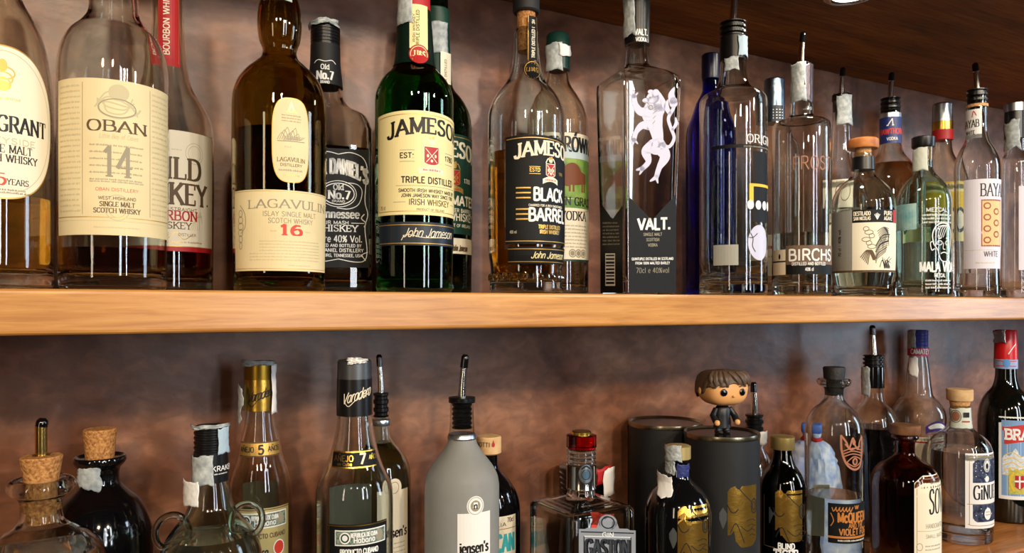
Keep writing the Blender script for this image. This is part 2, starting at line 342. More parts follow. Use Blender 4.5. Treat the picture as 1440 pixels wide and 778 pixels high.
# ------------------------------------------------ the builder for one bottle: everything measured in photo px at the bottle's own depth
ZU, ZL, ZT = CAMZ + .0127, CAMZ - .385, CAMZ + .405
YF, YW = .652, .872
def tagit(o, label, cat, group=None, kind=None):
    if label: o['label'] = label
    if cat: o['category'] = cat
    if group: o['group'] = group
    if kind: o['kind'] = kind
class Item:
    def __init__(s, kind, label, cat, xl, xr, Y, up=True, group=None, psi=None, base=None):
        aL, aR = atan((xl - 720) / F), atan((xr - 720) / F); a = (aL + aR) / 2; ph = TH + a
        s.d = Y / cos(ph); s.z = s.d * cos(a); s.a = a
        s.r = s.d * sin((aR - aL) / 2); s.hw = (xr - xl) / 2; s.k = s.r / s.hw; s.cx = 720 + F * math.tan(a)
        s.sz = (ZU if up else ZL) if base is None else base
        s.psi = None if psi is None else radians(psi)
        s.root = bpy.data.objects.new(kind, None); C.objects.link(s.root); s.root.empty_display_size = .02
        s.root.location = (s.d * sin(ph), s.d * cos(ph), s.sz); s.root.rotation_euler = (0, 0, -ph)
        tagit(s.root, label, cat, group); s.prof = None
    def h(s, y): return CAMZ + (HZ - y) * s.z / F - s.sz
    def sec(s, yt, yb, p):
        """round above row yt, rounded square (superellipse power p) below row yb"""
        ht, hb, ps = s.h(yt), s.h(yb), s.psi
        def f(t, z):
            q = min(1, max(0, (ht - z) / max(1e-6, ht - hb))); q = q * q * (3 - 2 * q); pp = 2 + (p - 2) * q
            c, n = abs(cos(t - ps)), abs(sin(t - ps)); return (c ** pp + n ** pp) ** (-1 / pp)
        return f
    def glass(s, P, mat, wall=.0026, base=.008, sq=None, seg=56, name='glass_body', corner=.004, hollow=True, punt=True, lab=None):
        pr = [(hw * s.k, s.h(y)) for y, hw in smooth_prof(P)]
        s.prof = pr; s.wall = wall; s.base = base; s.sq = sq
        rb = pr[-1][0]
        out = [p for p in pr if p[1] > corner * 1.05]
        out += [(rb, corner), (rb - corner * .3, corner * .3), (rb - corner, 0)] + ([(rb * .6, .003)] if punt else []) + [(0, .003 if punt else 0)]
        if hollow:
            inn = [(max(.003, r - wall), z) for r, z in pr if z > base + .004]; ri = inn[-1][0]
            prof = out + [(0, base)] + [(ri * .7, base), (ri * .93, base + .0015), (ri, base + .005)] + inn[::-1]
            b = MB(); b.lathe(prof, seg, sq, closed=True)
        else:
            b = MB(); b.lathe([(0, out[0][1])] + out, seg, sq)
        o = b.build(name, mat, s.root, angle=50)
        if lab: o['label'] = lab
        return o
    def R(s, z):
        pr = s.prof
        if z >= pr[0][1]: return pr[0][0]
        for (r0, z0), (r1, z1) in zip(pr, pr[1:]):
            if z1 <= z <= z0: return r0 + (r1 - r0) * (z0 - z) / max(1e-9, z0 - z1)
        return pr[-1][0]
    def liquid(s, y, mat, seg=56):
        zt = s.h(y); e = s.wall + .00012; z0 = s.base + .00012
        zs = [z for r, z in s.prof if z0 + .006 < z < zt - .0005][::2]
        rb = s.R(z0 + .006) - e
        P = [(0, zt), (s.R(zt) - e, zt)] + [(s.R(z) - e, z) for z in zs] + [(rb, z0 + .005), (rb * .93, z0 + .0015), (rb * .7, z0), (0, z0)]
        b = MB(); b.lathe(P, seg, s.sq); return b.build('liquid', mat, s.root, angle=50)
    def lathe(s, name, P, mat, seg=40, lab=None, parent=None, inset=0, sub=1, sec=None, dx=0):
        """solid of revolution from (row, half width px) pairs, closed at both ends"""
        pr = [(hw * s.k - inset, s.h(y)) for y, hw in (smooth_prof(P, sub) if sub > 1 else P)]
        b = MB(); b.lathe([(0, pr[0][1])] + pr + [(0, pr[-1][1])], seg, sec, c=(dx * s.k, 0, 0))
        o = b.build(name, mat, parent or s.root, angle=35)
        if lab: o['label'] = lab
        return o
    def map(s, x0=None, fixed=None, eps=.00025, on=None, back=False):
        """wrap function: label centred on photo column x0"""
        def frontR(z):
            if on:   # the printed part's own (row, half width) pairs
                y = HZ - (z + s.sz - CAMZ) * F / s.z
                for (y0, w0), (y1, w1) in zip(on, on[1:]):
                    if y <= y1: break
                return (w0 + (w1 - w0) * min(1, max(0, (y - y0) / (y1 - y0)))) * s.k
            return fixed if fixed else s.R(z)
        def mp(X, Yr, l):
            zf = s.z; z = s.h(Yr)
            for _ in range(2):
                R = frontR(z); zf = (s.d - R) * cos(s.a); z = CAMZ + (HZ - Yr) * zf / F - s.sz
            R = frontR(z)
            kx = (s.d - R) * cos(s.a) ** 2 / F
            a0 = asin(max(-.97, min(.97, ((s.cx if x0 is None else x0) - s.cx) * s.k / R)))
            a = a0 + X * kx / R; q = R + (eps + l * .00007)
            if back: a = pi - a
            return (q * sin(a), -q * cos(a), z)
        return mp
    def face(s, n_deg, x0, eps=.00025):
        """map onto the flat face of a square bottle whose normal is n_deg from the camera; x0 = photo column of X = 0"""
        a = radians(n_deg); n = (sin(a), -cos(a)); t = (cos(a), sin(a))
        def mp(X, Yr, l):
            z = s.h(Yr)
            for _ in range(2):
                hf = s.R(z)
                u = (x0 - s.cx) * s.k   # find along-face coordinate whose sideways position is u
                w = (u - n[0] * hf) / t[0] + X * s.k / cos(a) * .98
                py = n[1] * hf + t[1] * w; zf = s.z + py * cos(s.a); z = CAMZ + (HZ - Yr) * zf / F - s.sz
            q = hf + (eps + l * .00007)
            return (n[0] * q + t[0] * w, n[1] * q + t[1] * w, z)
        return mp
    def patch(s, name, x0, x1, y0, y1, off, mat, jit=.0006, lab=None, parent=None, seed=1, ragged=2, hwf=None, nx=14, ny=14):
        """a crumpled paper strip stuck on the neck; hwf(row) gives the half width px it lies on"""
        R0 = random.Random(seed); v = []; f = []
        ph = [R0.uniform(0, 6.28) for _ in range(8)]
        wob = lambda t, k: ragged * .5 * (sin(t * 5.1 + ph[k]) + .6 * sin(t * 11.3 + ph[k + 1]) + .25 * sin(t * 29 + ph[k + 2]))
        for j in range(ny + 1):
            for i in range(nx + 1):
                X = x0 + (x1 - x0) * i / nx; Y = y0 + (y1 - y0) * j / ny
                Y += wob(i / nx, 0 if j < ny / 2 else 3) * abs(2 * j / ny - 1); X += .5 * wob(j / ny, 2 if i < nx / 2 else 4) * abs(2 * i / nx - 1)
                r = (hwf(Y) * s.k if hwf else s.R(s.h(Y))) ; q = r + off + R0.uniform(0, jit)
                a = asin(max(-.999, min(.999, (X - s.cx) * s.k / r))) if abs((X - s.cx) * s.k / r) < .999 else math.copysign(pi / 2 + .2, X - s.cx)
                v.append((q * sin(a), -q * cos(a), s.h(Y)))
        for j in range(ny):
            for i in range(nx):
                a = j * (nx + 1) + i; f.append((a, a + nx + 1, a + nx + 2, a + 1))
        o = link(name, v, f, mat, parent or s.root)
        md = o.modifiers.new('thickness', 'SOLIDIFY'); md.thickness = .0003; md.offset = 1
        if lab: o['label'] = lab
        return o
    def ridged(s, name, y0, y1, hw, mat, n=5, parent=None, amp=.06, lab=None, top_round=True):
        P = [(y0, hw * .9), (y0 + (y1 - y0) * .04, hw)]
        for i in range(n):
            a = y0 + (y1 - y0) * (.08 + .9 * i / n); b = (y1 - y0) * .9 / n
            P += [(a + b * .15, hw), (a + b * .35, hw * (1 - amp)), (a + b * .6, hw * (1 - amp)), (a + b * .8, hw)]
        P += [(y1, hw)]; return s.lathe(name, P, mat, lab=lab, parent=parent)
    def pourer(s, ytip, ybase, ycol, hwcol, dxt=0, hws=4.5, tip=.3, collar=RUBBER, metal=CHROME, ydown=None, hwin=None):
        """black ridged stopper (ybase..ycol) with a metal spout up to ytip leaning dxt px"""
        P = [(ybase, hwcol * .7), (ybase + 1, hwcol)]; n = 3
        for i in range(n):
            a = ybase + (ycol - ybase) * (i + .3) / n; b = (ycol - ybase) / n
            P += [(a, hwcol), (a + b * .2, hwcol * .84), (a + b * .5, hwcol * .84), (a + b * .6, hwcol)]
        P += [(ycol, hwcol * .95)]
        if ydown: P += [(ycol + .5, hwin), (ydown, hwin * .9)]
        po = s.lathe('pourer', P, collar)
        b = MB(); N = 9; pts = []; rad = []
        for i in range(N):
            t = i / (N - 1); y = ybase + 2 + (ytip - ybase) * (1 - tip) * t; pts.append((dxt * s.k * (t * (1 - tip)) ** 1.6, 0, s.h(y))); rad.append(hws * s.k * (1.15 - .25 * t))
        b.tube(pts, rad, 14); b.build('spout', metal, po, angle=50)
        b = MB(); pts = []; rad = []
        for i in range(7):
            t = i / 6; u = (1 - tip) + tip * t - .01; y = ybase + 2 + (ytip - ybase - 2) * u; pts.append((dxt * s.k * u ** 1.6, 0, s.h(y))); rad.append(hws * s.k * (1.12 - .1 * t) * (1 if t < .95 else .6))
        b.tube(pts, rad, 14); b.build('spout_tip', BLACKG, po, angle=50)
        return po

# ------------------------------------------------ the room: wall, floor, shelves
def plaster():
    m = bpy.data.materials.new('polished_plaster'); m.use_nodes = True; nt = m.node_tree; p = nt.nodes['Principled BSDF']; N = nt.nodes.new; K = nt.links.new
    tc = N('ShaderNodeTexCoord'); mp = N('ShaderNodeMapping'); mp.inputs['Scale'].default_value = (1, 1, 1.5); K(tc.outputs['Object'], mp.inputs[0])
    n1 = N('ShaderNodeTexNoise'); n1.inputs['Scale'].default_value = 5; n1.inputs['Detail'].default_value = 7; n1.inputs['Distortion'].default_value = 1.2; K(mp.outputs[0], n1.inputs[0])
    r1 = N('ShaderNodeValToRGB'); e = r1.color_ramp.elements; e[0].position = .3; e[1].position = .7
    e[0].color = lin((94, 56, 37)); e[1].color = lin((156, 113, 86)); x = r1.color_ramp.elements.new(.5); x.color = lin((125, 81, 57)); K(n1.outputs['Fac'], r1.inputs[0])
    n2 = N('ShaderNodeTexNoise'); n2.inputs['Scale'].default_value = 38; n2.inputs['Detail'].default_value = 8; n2.inputs['Distortion'].default_value = .5; K(mp.outputs[0], n2.inputs[0])
    r2 = N('ShaderNodeValToRGB'); r2.color_ramp.elements[0].position = .42; r2.color_ramp.elements[1].position = .66
    r2.color_ramp.elements[0].color = (.74, .70, .67, 1); r2.color_ramp.elements[1].color = (1.12, 1.08, 1.05, 1); K(n2.outputs['Fac'], r2.inputs[0])
    mx = N('ShaderNodeMix'); mx.data_type = 'RGBA'; mx.blend_type = 'MULTIPLY'; mx.inputs[0].default_value = 1
    K(r1.outputs[0], mx.inputs[6]); K(r2.outputs[0], mx.inputs[7]); K(mx.outputs[2], p.inputs['Base Color'])
    rr = N('ShaderNodeMapRange'); rr.inputs['To Min'].default_value = .22; rr.inputs['To Max'].default_value = .5; K(n1.outputs['Fac'], rr.inputs['Value']); K(rr.outputs[0], p.inputs['Roughness'])
    n3 = N('ShaderNodeTexNoise'); n3.inputs['Scale'].default_value = 14; n3.inputs['Detail'].default_value = 6; K(mp.outputs[0], n3.inputs[0])
    b = N('ShaderNodeBump'); b.inputs['Strength'].default_value = .4; b.inputs['Distance'].default_value = .003; K(n3.outputs['Fac'], b.inputs['Height']); K(b.outputs[0], p.inputs['Normal'])
    return m
def wood(name, a, b, c, rough=.35, sx=.8, scale=22, bump=.25, wave=False, stave=0):
    m = bpy.data.materials.new(name); m.use_nodes = True; nt = m.node_tree; p = nt.nodes['Principled BSDF']; N = nt.nodes.new; K = nt.links.new
    tc = N('ShaderNodeTexCoord'); mp = N('ShaderNodeMapping'); mp.inputs['Scale'].default_value = (sx * 7, 90, 90); K(tc.outputs['Object'], mp.inputs[0])
    n = N('ShaderNodeTexNoise'); n.inputs['Scale'].default_value = scale / 9; n.inputs['Detail'].default_value = 9; n.inputs['Roughness'].default_value = .62; n.inputs['Distortion'].default_value = .5; K(mp.outputs[0], n.inputs[0])
    r = N('ShaderNodeValToRGB'); e = r.color_ramp.elements; e[0].position = .28; e[1].position = .74; e[0].color = lin(a); e[1].color = lin(c); x = e.new(.5); x.color = lin(b); K(n.outputs['Fac'], r.inputs[0])
    out = r.outputs[0]
    n2 = N('ShaderNodeTexNoise'); n2.inputs['Scale'].default_value = 9; n2.inputs['Detail'].default_value = 5; m2 = N('ShaderNodeMapping'); m2.inputs['Scale'].default_value = (.5 if not stave else .35, 2, 2); K(tc.outputs['Object'], m2.inputs[0]); K(m2.outputs[0], n2.inputs[0])
    r2 = N('ShaderNodeValToRGB'); r2.color_ramp.elements[0].position = .38; r2.color_ramp.elements[1].position = .62
    d = .45 if stave else .78
    r2.color_ramp.elements[0].color = (d, d * .92, d * .86, 1); r2.color_ramp.elements[1].color = (1.06, 1.05, 1.04, 1); K(n2.outputs['Fac'], r2.inputs[0])
    mx = N('ShaderNodeMix'); mx.data_type = 'RGBA'; mx.blend_type = 'MULTIPLY'; mx.inputs[0].default_value = .8; K(out, mx.inputs[6]); K(r2.outputs[0], mx.inputs[7])
    K(mx.outputs[2], p.inputs['Base Color']); p.inputs['Roughness'].default_value = rough; p.inputs['Coat Weight'].default_value = .25; p.inputs['Coat Roughness'].default_value = .25
    b_ = N('ShaderNodeBump'); b_.inputs['Strength'].default_value = bump; b_.inputs['Distance'].default_value = .0006; K(n.outputs['Fac'], b_.inputs['Height']); K(b_.outputs[0], p.inputs['Normal'])
    return m
def board(name, x0, x1, y0, y1, z0, z1, mat, bev, label=None, cat=None, kind=None, seg=3):
    b = MB(); b.box(((x0 + x1) / 2, (y0 + y1) / 2, (z0 + z1) / 2), (x1 - x0, y1 - y0, z1 - z0)); o = b.build(name, mat, smooth=False)
    if bev: md = o.modifiers.new('bevel', 'BEVEL'); md.width = bev; md.segments = seg; md.limit_method = 'ANGLE'
    tagit(o, label, cat, None, kind); return o
XL, XR = -1.3, 3.2
board('wall_back', XL - .4, XR + .4, YW, YW + .12, 0, 2.9, plaster(), 0, 'reddish brown polished plaster wall behind the shelves', None, 'structure')
board('floor', XL - .4, XR + .4, -3.2, YW, -.05, 0, pm('floor_tile', (70, 54, 42), .4), 0, 'dark floor of the bar', None, 'structure')
HONEY = wood('honey_wood', (172, 114, 54), (198, 140, 72), (214, 160, 90), .36)
BOARDM = wood('dark_oiled_wood', (104, 60, 18), (148, 88, 32), (172, 106, 42), .6, stave=1); BOARDM.node_tree.nodes['Principled BSDF'].inputs['Coat Weight'].default_value = 0; BOARDM.node_tree.nodes['Principled BSDF'].inputs['Specular IOR Level'].default_value = .2
AMBW = wood('amber_wood', (140, 84, 38), (186, 118, 58), (214, 146, 80), .28)
board('wall_shelf', XL, XR, YF, YW, ZU - .035, ZU, HONEY, .0035, 'honey coloured wooden shelf carrying the upper row of bottles', 'shelf')
board('wall_shelf', XL, XR, YF, YW, ZL - .035, ZL, AMBW, .0035, 'amber wooden shelf under the lower row of bottles', 'shelf')
board('wall_shelf', XL, XR, .53, YW, ZT, ZT + .035, BOARDM, .003, 'dark brown wooden board above the upper row of bottles', 'shelf')
t = bpy.data.objects.new('recessed_downlight', None); C.objects.link(t); t.location = (.841, .640, ZT); tagit(t, 'small round downlight set into the dark top board', 'lamp')
b = MB(); b.lathe([(.024, 0), (.034, 0), (.034, -.0015), (.031, -.003), (.026, -.003), (.024, -.001)], 40, closed=True); b.build('trim_ring', CHROME, t)
em = bpy.data.materials.new('lamp_lens'); em.use_nodes = True; q = em.node_tree.nodes['Principled BSDF']; q.inputs['Emission Color'].default_value = (1, .9, .75, 1); q.inputs['Emission Strength'].default_value = 6
b = MB(); b.lathe([(0, -.0008), (.0245, -.0008), (.0245, 0), (0, 0)], 32); b.build('lens', em, t)
tl = lamp('downlight_glow', (.841, .640, ZT - .006), (.841, .640, ZU), .5, (1, .9, .75), .045)

# ------------------------------------------------ upper shelf, from the left
def crown(L, cx, cy_, w, m, layer=3):
    """the little crest of a shield under a crown"""
    L.curve([(cx - w * .5, cy_ + 2), (cx - w * .3, cy_ - w * .5), (cx, cy_ - w * .2), (cx + w * .3, cy_ - w * .5), (cx + w * .5, cy_ + 2)], w * .12, m, layer)
    L.line([(cx - w * .5, cy_ + 2), (cx + w * .5, cy_ + 2)], w * .14, m, layer)
def crest(L, cx, cy_, w, field, edge, layer=2):
    h = w * 1.15
    sh = lambda x: cy_ + h * .5 - abs((x - cx) / (w / 2)) ** 2.5 * h * .12
    L.region(cx - w / 2 - 1, cx + w / 2 + 1, cy_ - h * .5 - 1, lambda x: sh(x) + 1, edge, layer, 6); L.region(cx - w / 2, cx + w / 2, cy_ - h * .5, sh, field, layer + 1, 6)
    L.line([(cx - w * .42, cy_ - h * .4), (cx + w * .38, cy_ + h * .36)], 1.1, edge, layer + 2); L.line([(cx + w * .42, cy_ - h * .4), (cx - w * .38, cy_ + h * .36)], 1.1, edge, layer + 2)
    L.oval(cx, cy_ + h * .28, 2, 2, edge, layer + 2); L.oval(cx - w * .27, cy_, 1.7, 2.4, edge, layer + 2); L.oval(cx + w * .27, cy_, 1.7, 2.4, edge, layer + 2)
    L.curve([(cx - w * .55, cy_ - h * .6), (cx - w * .3, cy_ - h * .95), (cx, cy_ - h * .72), (cx + w * .3, cy_ - h * .95), (cx + w * .55, cy_ - h * .6)], 1.6, edge, layer)
    L.oval(cx, cy_ - h * .78, w * .22, h * .16, edge, layer); L.oval(cx - w * .1, cy_ - h * .98, 1.8, 2.2, GOLDP, layer); L.oval(cx + w * .12, cy_ - h * 1.02, 1.8, 2.2, GOLDP, layer)
    rb = lambda x: cy_ + h * .78 - 4 * (1 - ((x - cx) / (w * .9)) ** 2)
    L.region(cx - w * .9, cx + w * .9, lambda x: rb(x) - 3.6 + 3, lambda x: rb(x) + 3.6 + 3, edge, layer, 8)
    L.dashes(cx - w * .6, cx + w * .62, cy_ + h * .78 + 1.6, 3, RED, layer + 1)

# single malt with the oval label, cut by the left edge
B = Item('whisky_bottle', 'clear bottle of golden whisky with an oval cream label at the far left', 'bottle', -96, 77, .70)
B.glass([(-130, 30, 1), (-118, 30, 1), (-116, 26, 1), (-60, 27), (-20, 34), (0, 41), (22, 56), (50, 70), (85, 79), (130, 85), (200, 86.5), (404, 86.5)], G_WARM, base=.012)
B.liquid(280, L_GOLD)
B.lathe('cap', [(-160, 27), (-158, 30), (-100, 30)], pm('green_foil', (18, 60, 36), .4))
L = Label(); L.oval(0, 170, 92, 109, GOLDP, 0, p=2.2); L.oval(0, 170, 90, 107, CREAM2, 1, p=2.2); L.ring(0, 170, 84, 101, 1, INKL, 2, 60)
L.text('GLEN GRANT', -4, 183, 22, INK, w=156, thick=.2, thin=.07, serif=True)
L.text('SPEYSIDE', 8, 200, 8, INKL, w=86, thick=.16); L.text('SINGLE MALT', 0, 213, 11, INK, w=90, thick=.18, thin=.07, serif=True)
L.text('SCOTCH WHISKY', 0, 226, 10, INK, w=110, thick=.2, thin=.08, serif=True); L.text('15', -10, 259, 16, RED2, w=28, thick=.26, thin=.1, serif=True)
L.text('YEARS', 22, 258, 8, INK, w=34, thick=.18, thin=.08, serif=True); L.line([(-4, 247), (52, 247)], .6, INKG); L.line([(-4, 262), (52, 262)], .6, INKG)
for yy in (100, 108, 116): L.ring(-1, yy, 18 - (yy - 100) * .4, 9, 2.2, GOLDP, 2)
L.oval(-1, 90, 7, 9, GOLDP, 2); L.oval(-1, 118, 11, 7, GOLDP, 2); L.dashes(-20, 24, 138, 4, GOLDP)
L.dashes(-30, 42, 238 + 33, 3, INKB); L.dashes(-26, 34, 267, 3, INKB)
L.build('label', B.root, B.map(4))

# tall cream label, numeral in grey
B = Item('whisky_bottle', 'clear whisky bottle with a large square cream label and grey numeral', 'bottle', 78, 238, .70)
B.glass([(-112, 26, 1), (-100, 26, 1), (-98, 22, 1), (-60, 23), (-20, 32), (0, 35), (24, 38), (38, 48), (52, 63), (72, 74), (95, 79), (118, 80), (200, 80), (330, 79), (402, 77)], G_CLEAR, base=.010)
B.liquid(352, L_DARK)
B.lathe('cap', [(-150, 24), (-148, 27), (-85, 27)], pm('brown_foil', (60, 34, 22), .4))
L = Label(); L.region(-106, 102, 112, 331, CREAM, 0, n=48)
for a, bb in ((-51, 112), (51, 112)): L.line([(a, bb + 6), (a, 302)], .9, INKG)
L.line([(-104, 306), (100, 306)], 1.1, GOLDP); L.line([(-104, 311), (100, 311)], .6, INKL)
for i in range(24):
    L.dashes(-98, -55, 124 + i * 7.6, 3, INKL, seed=1); L.dashes(55, 96, 124 + i * 7.6, 3, INKL, seed=2)
for rr in range(5): L.curve([(-32 + rr * 3, 152 - rr * 3), (-14, 130 + rr * 7), (10, 138 + rr * 5), (30 - rr * 2, 160 - rr * 6)], 2.2, INKL, 1)
L.curve([(-28, 140), (-24, 158), (0, 166), (26, 158), (34, 150)], 3, INKL, 1); L.oval(2, 130, 15, 12, INKL, 1); L.ring(0, 152, 27, 13, 1.5, INKG, 2)
L.text('OBAN', 0, 185, 15, INKB, w=88, thick=.24, thin=.07, serif=True); L.oval(43.5, 184, 1.6, 1.6, INKB, 2)
L.text('Little Bay of Caves', 2, 195, 6, INKL, w=56, slant=3, thick=.1)
for i in range(6): L.dashes(-40, 38, 206 + i * 9.6, 2.6, INKG, seed=i)
L.text('14', 1, 248, 41, INKG, w=42, thick=.14, thin=.05, serif=True, layer=3); L.dashes(-40, 38, 257, 2.6, INKG)
L.text('OBAN DISTILLERY', 0, 269, 4.4, RED2, w=62, thick=.12); L.ring(0, 292, 18, 18, 1.2, INKL, 1); L.ring(0, 292, 13, 14, 1, INKL, 1)
L.text('WEST HIGHLAND', 0, 281, 4.2, INKB, w=54, thick=.16); L.text('SINGLE MALT', 0, 290.5, 6.4, INKB, w=50, thick=.2, thin=.09, serif=True)
L.text('SCOTCH WHISKY', 0, 299.5, 6.4, INKB, w=68, thick=.2, thin=.09, serif=True); L.dashes(-34, 34, 321, 2, INKL)
L.build('label', B.root, B.map(165))

# bourbon behind
B = Item('whisky_bottle', 'bourbon bottle with a long red neck strap behind the cream label bottle', 'bottle', 168, 301, .795)
B.glass([(-70, 22, 1), (0, 22), (60, 24), (98, 28), (125, 36), (148, 52), (168, 62), (190, 66), (230, 66.5), (404, 65)], G_WARM, base=.010)
B.liquid(352, L_RED)
B.lathe('cap', [(-100, 20), (-98, 23), (-66, 23)], BLACK)
L = Label(); L.region(-62, 88, 182, 346, CREAM2, 0, n=36); L.region(-62, 88, 346, 353, RED, 0, n=36); L.line([(-62, 346), (88, 346)], 1, GOLDP)
L.text('WILD', 11, 250, 29, INKB, w=88, thick=.2, thin=.09, serif=True); L.text('TURKEY', 4, 286, 29, INKB, w=126, thick=.2, thin=.09, serif=True); L.oval(70, 284, 1.8, 1.8, INKB, 2)
L.text('KENTUCKY STRAIGHT', 3, 296, 4.6, INKB, w=90, thick=.16); L.text('BOURBON', 6, 309, 13, RED, w=84, thick=.2, thin=.12, serif=True)
L.text('WHISKEY', 6, 321, 9, INKB, w=64, thick=.18, thin=.1, serif=True); L.curve([(-12, 334), (0, 322), (2, 336), (14, 326), (26, 336), (40, 328)], 1, GOLDP, 2)
L.text('DISTILLER', 32, 331, 3.6, INKG, w=28); L.ring(0, 208, 4, 4, 1.4, GOLDP, 2); L.ring(44, 212, 15, 15, .7, INKL); L.ring(44, 212, 11, 11, .7, INKL); L.dashes(8, 24, 210, 2, INKL)
for i in range(5): L.curve([(36 + i * 4, 322), (46 + i * 2, 306 - i * 3), (58, 300 + i * 3)], .7, INKL)
L.dashes(6, 58, 341, 2.6, GOLDP)
L.build('label', B.root, B.map(233))
L = Label(); L.region(-17, 16, -50, 92, RED, 0, n=8, rows=14); L.line([(-15, -50), (-15, 88)], .8, GOLDP); L.line([(14, -50), (14, 88)], .8, GOLDP)
L.text('BOURBON WHISKEY', 0, 25, 8.4, CREAM2, w=104, thick=.17, vert=True)
L.build('neck_label', B.root, B.map(238))

# dark islay bottle
B = Item('whisky_bottle', 'dark olive whisky bottle with an oval label above a wide cream label', 'bottle', 325, 459, .70)
B.glass([(-40, 24, 1), (-8, 25), (14, 30), (35, 31.5), (58, 29), (74, 24), (82, 26), (92, 36), (104, 49), (118, 59), (132, 64.5), (160, 67), (250, 67), (405, 64.5)], G_OLIVE, base=.01)
B.liquid(190, L_BROWN)
B.lathe('cap', [(-80, 20), (-78, 24), (-30, 24)], BLACK); B.patch('tax_strip', 372, 409, -30, 11, .0006, TAX, ragged=1)
L = Label(); L.oval(0, 196, 28, 60, GOLDP, 0, p=3.2); L.oval(0, 196, 26.8, 58.8, CREAM, 1, p=3.2)
L.poly([(0, 141), (-5, 154), (5, 154)], GOLD, 2); L.line([(-8, 156), (8, 156)], 1, GOLD, 2)
for yy in (162, 166, 170): L.dashes(-14, 14, yy, 2, INKG, 2)
for i in range(7): L.curve([(-20 + i * 3, 196), (-14 + i * 4, 186 - (i % 3) * 4), (-6 + i * 3, 195), (2 + i * 3, 190)], .8, INKG, 2, 3)
L.line([(-20, 198), (20, 197)], 1.2, INKG, 2); L.region(-12, 10, 190, 197, INKL, 2); L.dashes(-10, 2, 207, 3, INKL)
L.text('LAGAVULIN', 0, 226, 5.6, INKB, w=41, thick=.16, thin=.08, serif=True, bow=1); L.text('DISTILLERY', 0, 233, 3.6, INKB, w=32); L.dashes(-18, 18, 240, 3, INKG, 2); L.dashes(-11, 11, 247, 3, GOLDP, 2)
L.build('oval_label', B.root, B.map(409))
L = Label(); L.region(-96, 76, 267, 381, CREAM, 0, n=40); L.line([(-96, 269), (76, 269)], .7, GOLDP); L.line([(-96, 378), (76, 378)], .7, GOLDP)
L.text('LAGAVULIN', 2, 292, 11.5, INKG, w=132, thick=.2, thin=.07, serif=True, bow=1.5); L.text('ISLAY SINGLE MALT', 0, 304, 6.6, INKG, w=82, thick=.13); L.text('SCOTCH WHISKY', 1, 313.5, 6.6, INKG, w=68, thick=.13)
L.text('16', 0, 330, 14, RED2, w=33, thick=.36, thin=.12, serif=True); L.dashes(-30, -21, 326, 2.6, INKL); L.dashes(21, 30, 326, 2.6, INKL)
for i in range(7): L.dashes(-46 - (i > 3) * 16, 50, 340 + i * 4.4, 1.8, INKL, seed=i)
L.dashes(-4, 30, 374, 1.8, INKL)
for i in range(6): L.ring(-80, 300 + i * 9, 6 - abs(i - 2), 5, 1.1, INKG)
L.curve([(-81, 288), (-71, 300), (-70, 318), (-79, 328)], 1.2, INKG)
L.build('label', B.root, B.map(409))

# square tennessee bottle
B = Item('whiskey_bottle', 'square whiskey bottle with black label and black neck sleeve', 'bottle', 388, 525, .785, psi=9)
f_ = cos(radians(9)) + sin(radians(9)); HS = 68.5 / f_
B.glass([(45, 20, 1), (60, 20), (126, 23), (140, 26), (154, 38), (168, 53), (178, HS - 3), (188, HS), (404, HS)], G_WARM, base=.01, sq=B.sec(150, 180, 7), seg=88)
B.liquid(215, L_DARK, 88)
B.ridged('cap', 37, 66, 21, BLACK, 6, amp=.04)
B.lathe('neck_sleeve', [(66, 21), (90, 21.5), (124, 25)], BLACKM)
B.patch('tax_strip', 430, 474, 34, 42, .0008, TAX, hwf=lambda y: 21, jit=.002, ragged=3)
L = Label(); L.text('Old', 0, 97, 6.5, INKW, w=12, thick=.18, serif=True); L.text('No.7', 0, 111, 11, INKW, w=24, thick=.26, thin=.12, serif=True); L.text('BRAND', 0, 117, 3.6, INKW, w=13)
L.curve([(-16, 88), (-10, 84), (0, 86), (10, 84), (16, 88)], 1, INKW, 2)
L.build('neck_print', B.root, B.map(457, on=[(66, 21.2), (90, 21.7), (124, 25.2)]))
L = Label(); L.region(-62, 43, 208, 376, LABK, 0, n=8)
for s_ in (-1, 1):
    L.curve([(0, 216), (16 * s_, 213), (30 * s_, 217), (37 * s_, 224), (40 * s_, 234), (36 * s_, 236)], 1.1, INKW, 2); L.curve([(40 * s_, 240), (37 * s_, 280), (41 * s_, 300), (37 * s_, 320), (40 * s_, 352), (36 * s_, 366), (22 * s_, 368), (0, 364)], 1, INKW, 2)
    L.curve([(36 * s_, 300), (32 * s_, 306), (38 * s_, 312), (36 * s_, 318)], 1.4, INKW, 2); L.curve([(41 * s_, 354), (33 * s_, 358), (38 * s_, 366)], 1, INKW, 2)
L.text("JACK DANIEL'S", -3, 243, 20, INKW, w=88, thick=.2, thin=.1, serif=True, bow=15)
L.ring(0, 272, 22, 15, 1.3, INKW); L.ring(0, 272, 25, 18.5, .9, INKW); L.curve([(10, 256), (26, 258), (33, 268), (28, 286), (14, 293), (-2, 292)], 1, INKW, 2)
L.text('Old', 0, 266, 7, INKW, w=14, thick=.2, serif=True); L.text('No.7', 1, 279, 11, INKW, w=30, thick=.26, thin=.12, serif=True); L.text('BRAND', 0, 284, 3, INKW, w=18)
L.text('Tennessee', -2, 306, 11, INKW, w=62, thick=.24, thin=.12); L.text('SOUR MASH', -8, 315, 4.6, INKW, w=44); L.line([(18, 313), (36, 313)], .9, INKW)
L.text('WHISKEY', -3, 325, 8.6, INKW, w=60, thick=.2, thin=.12, serif=True); L.text('1 Litre 40% Vol.', -3, 340, 9, INKW, w=72, thick=.15)
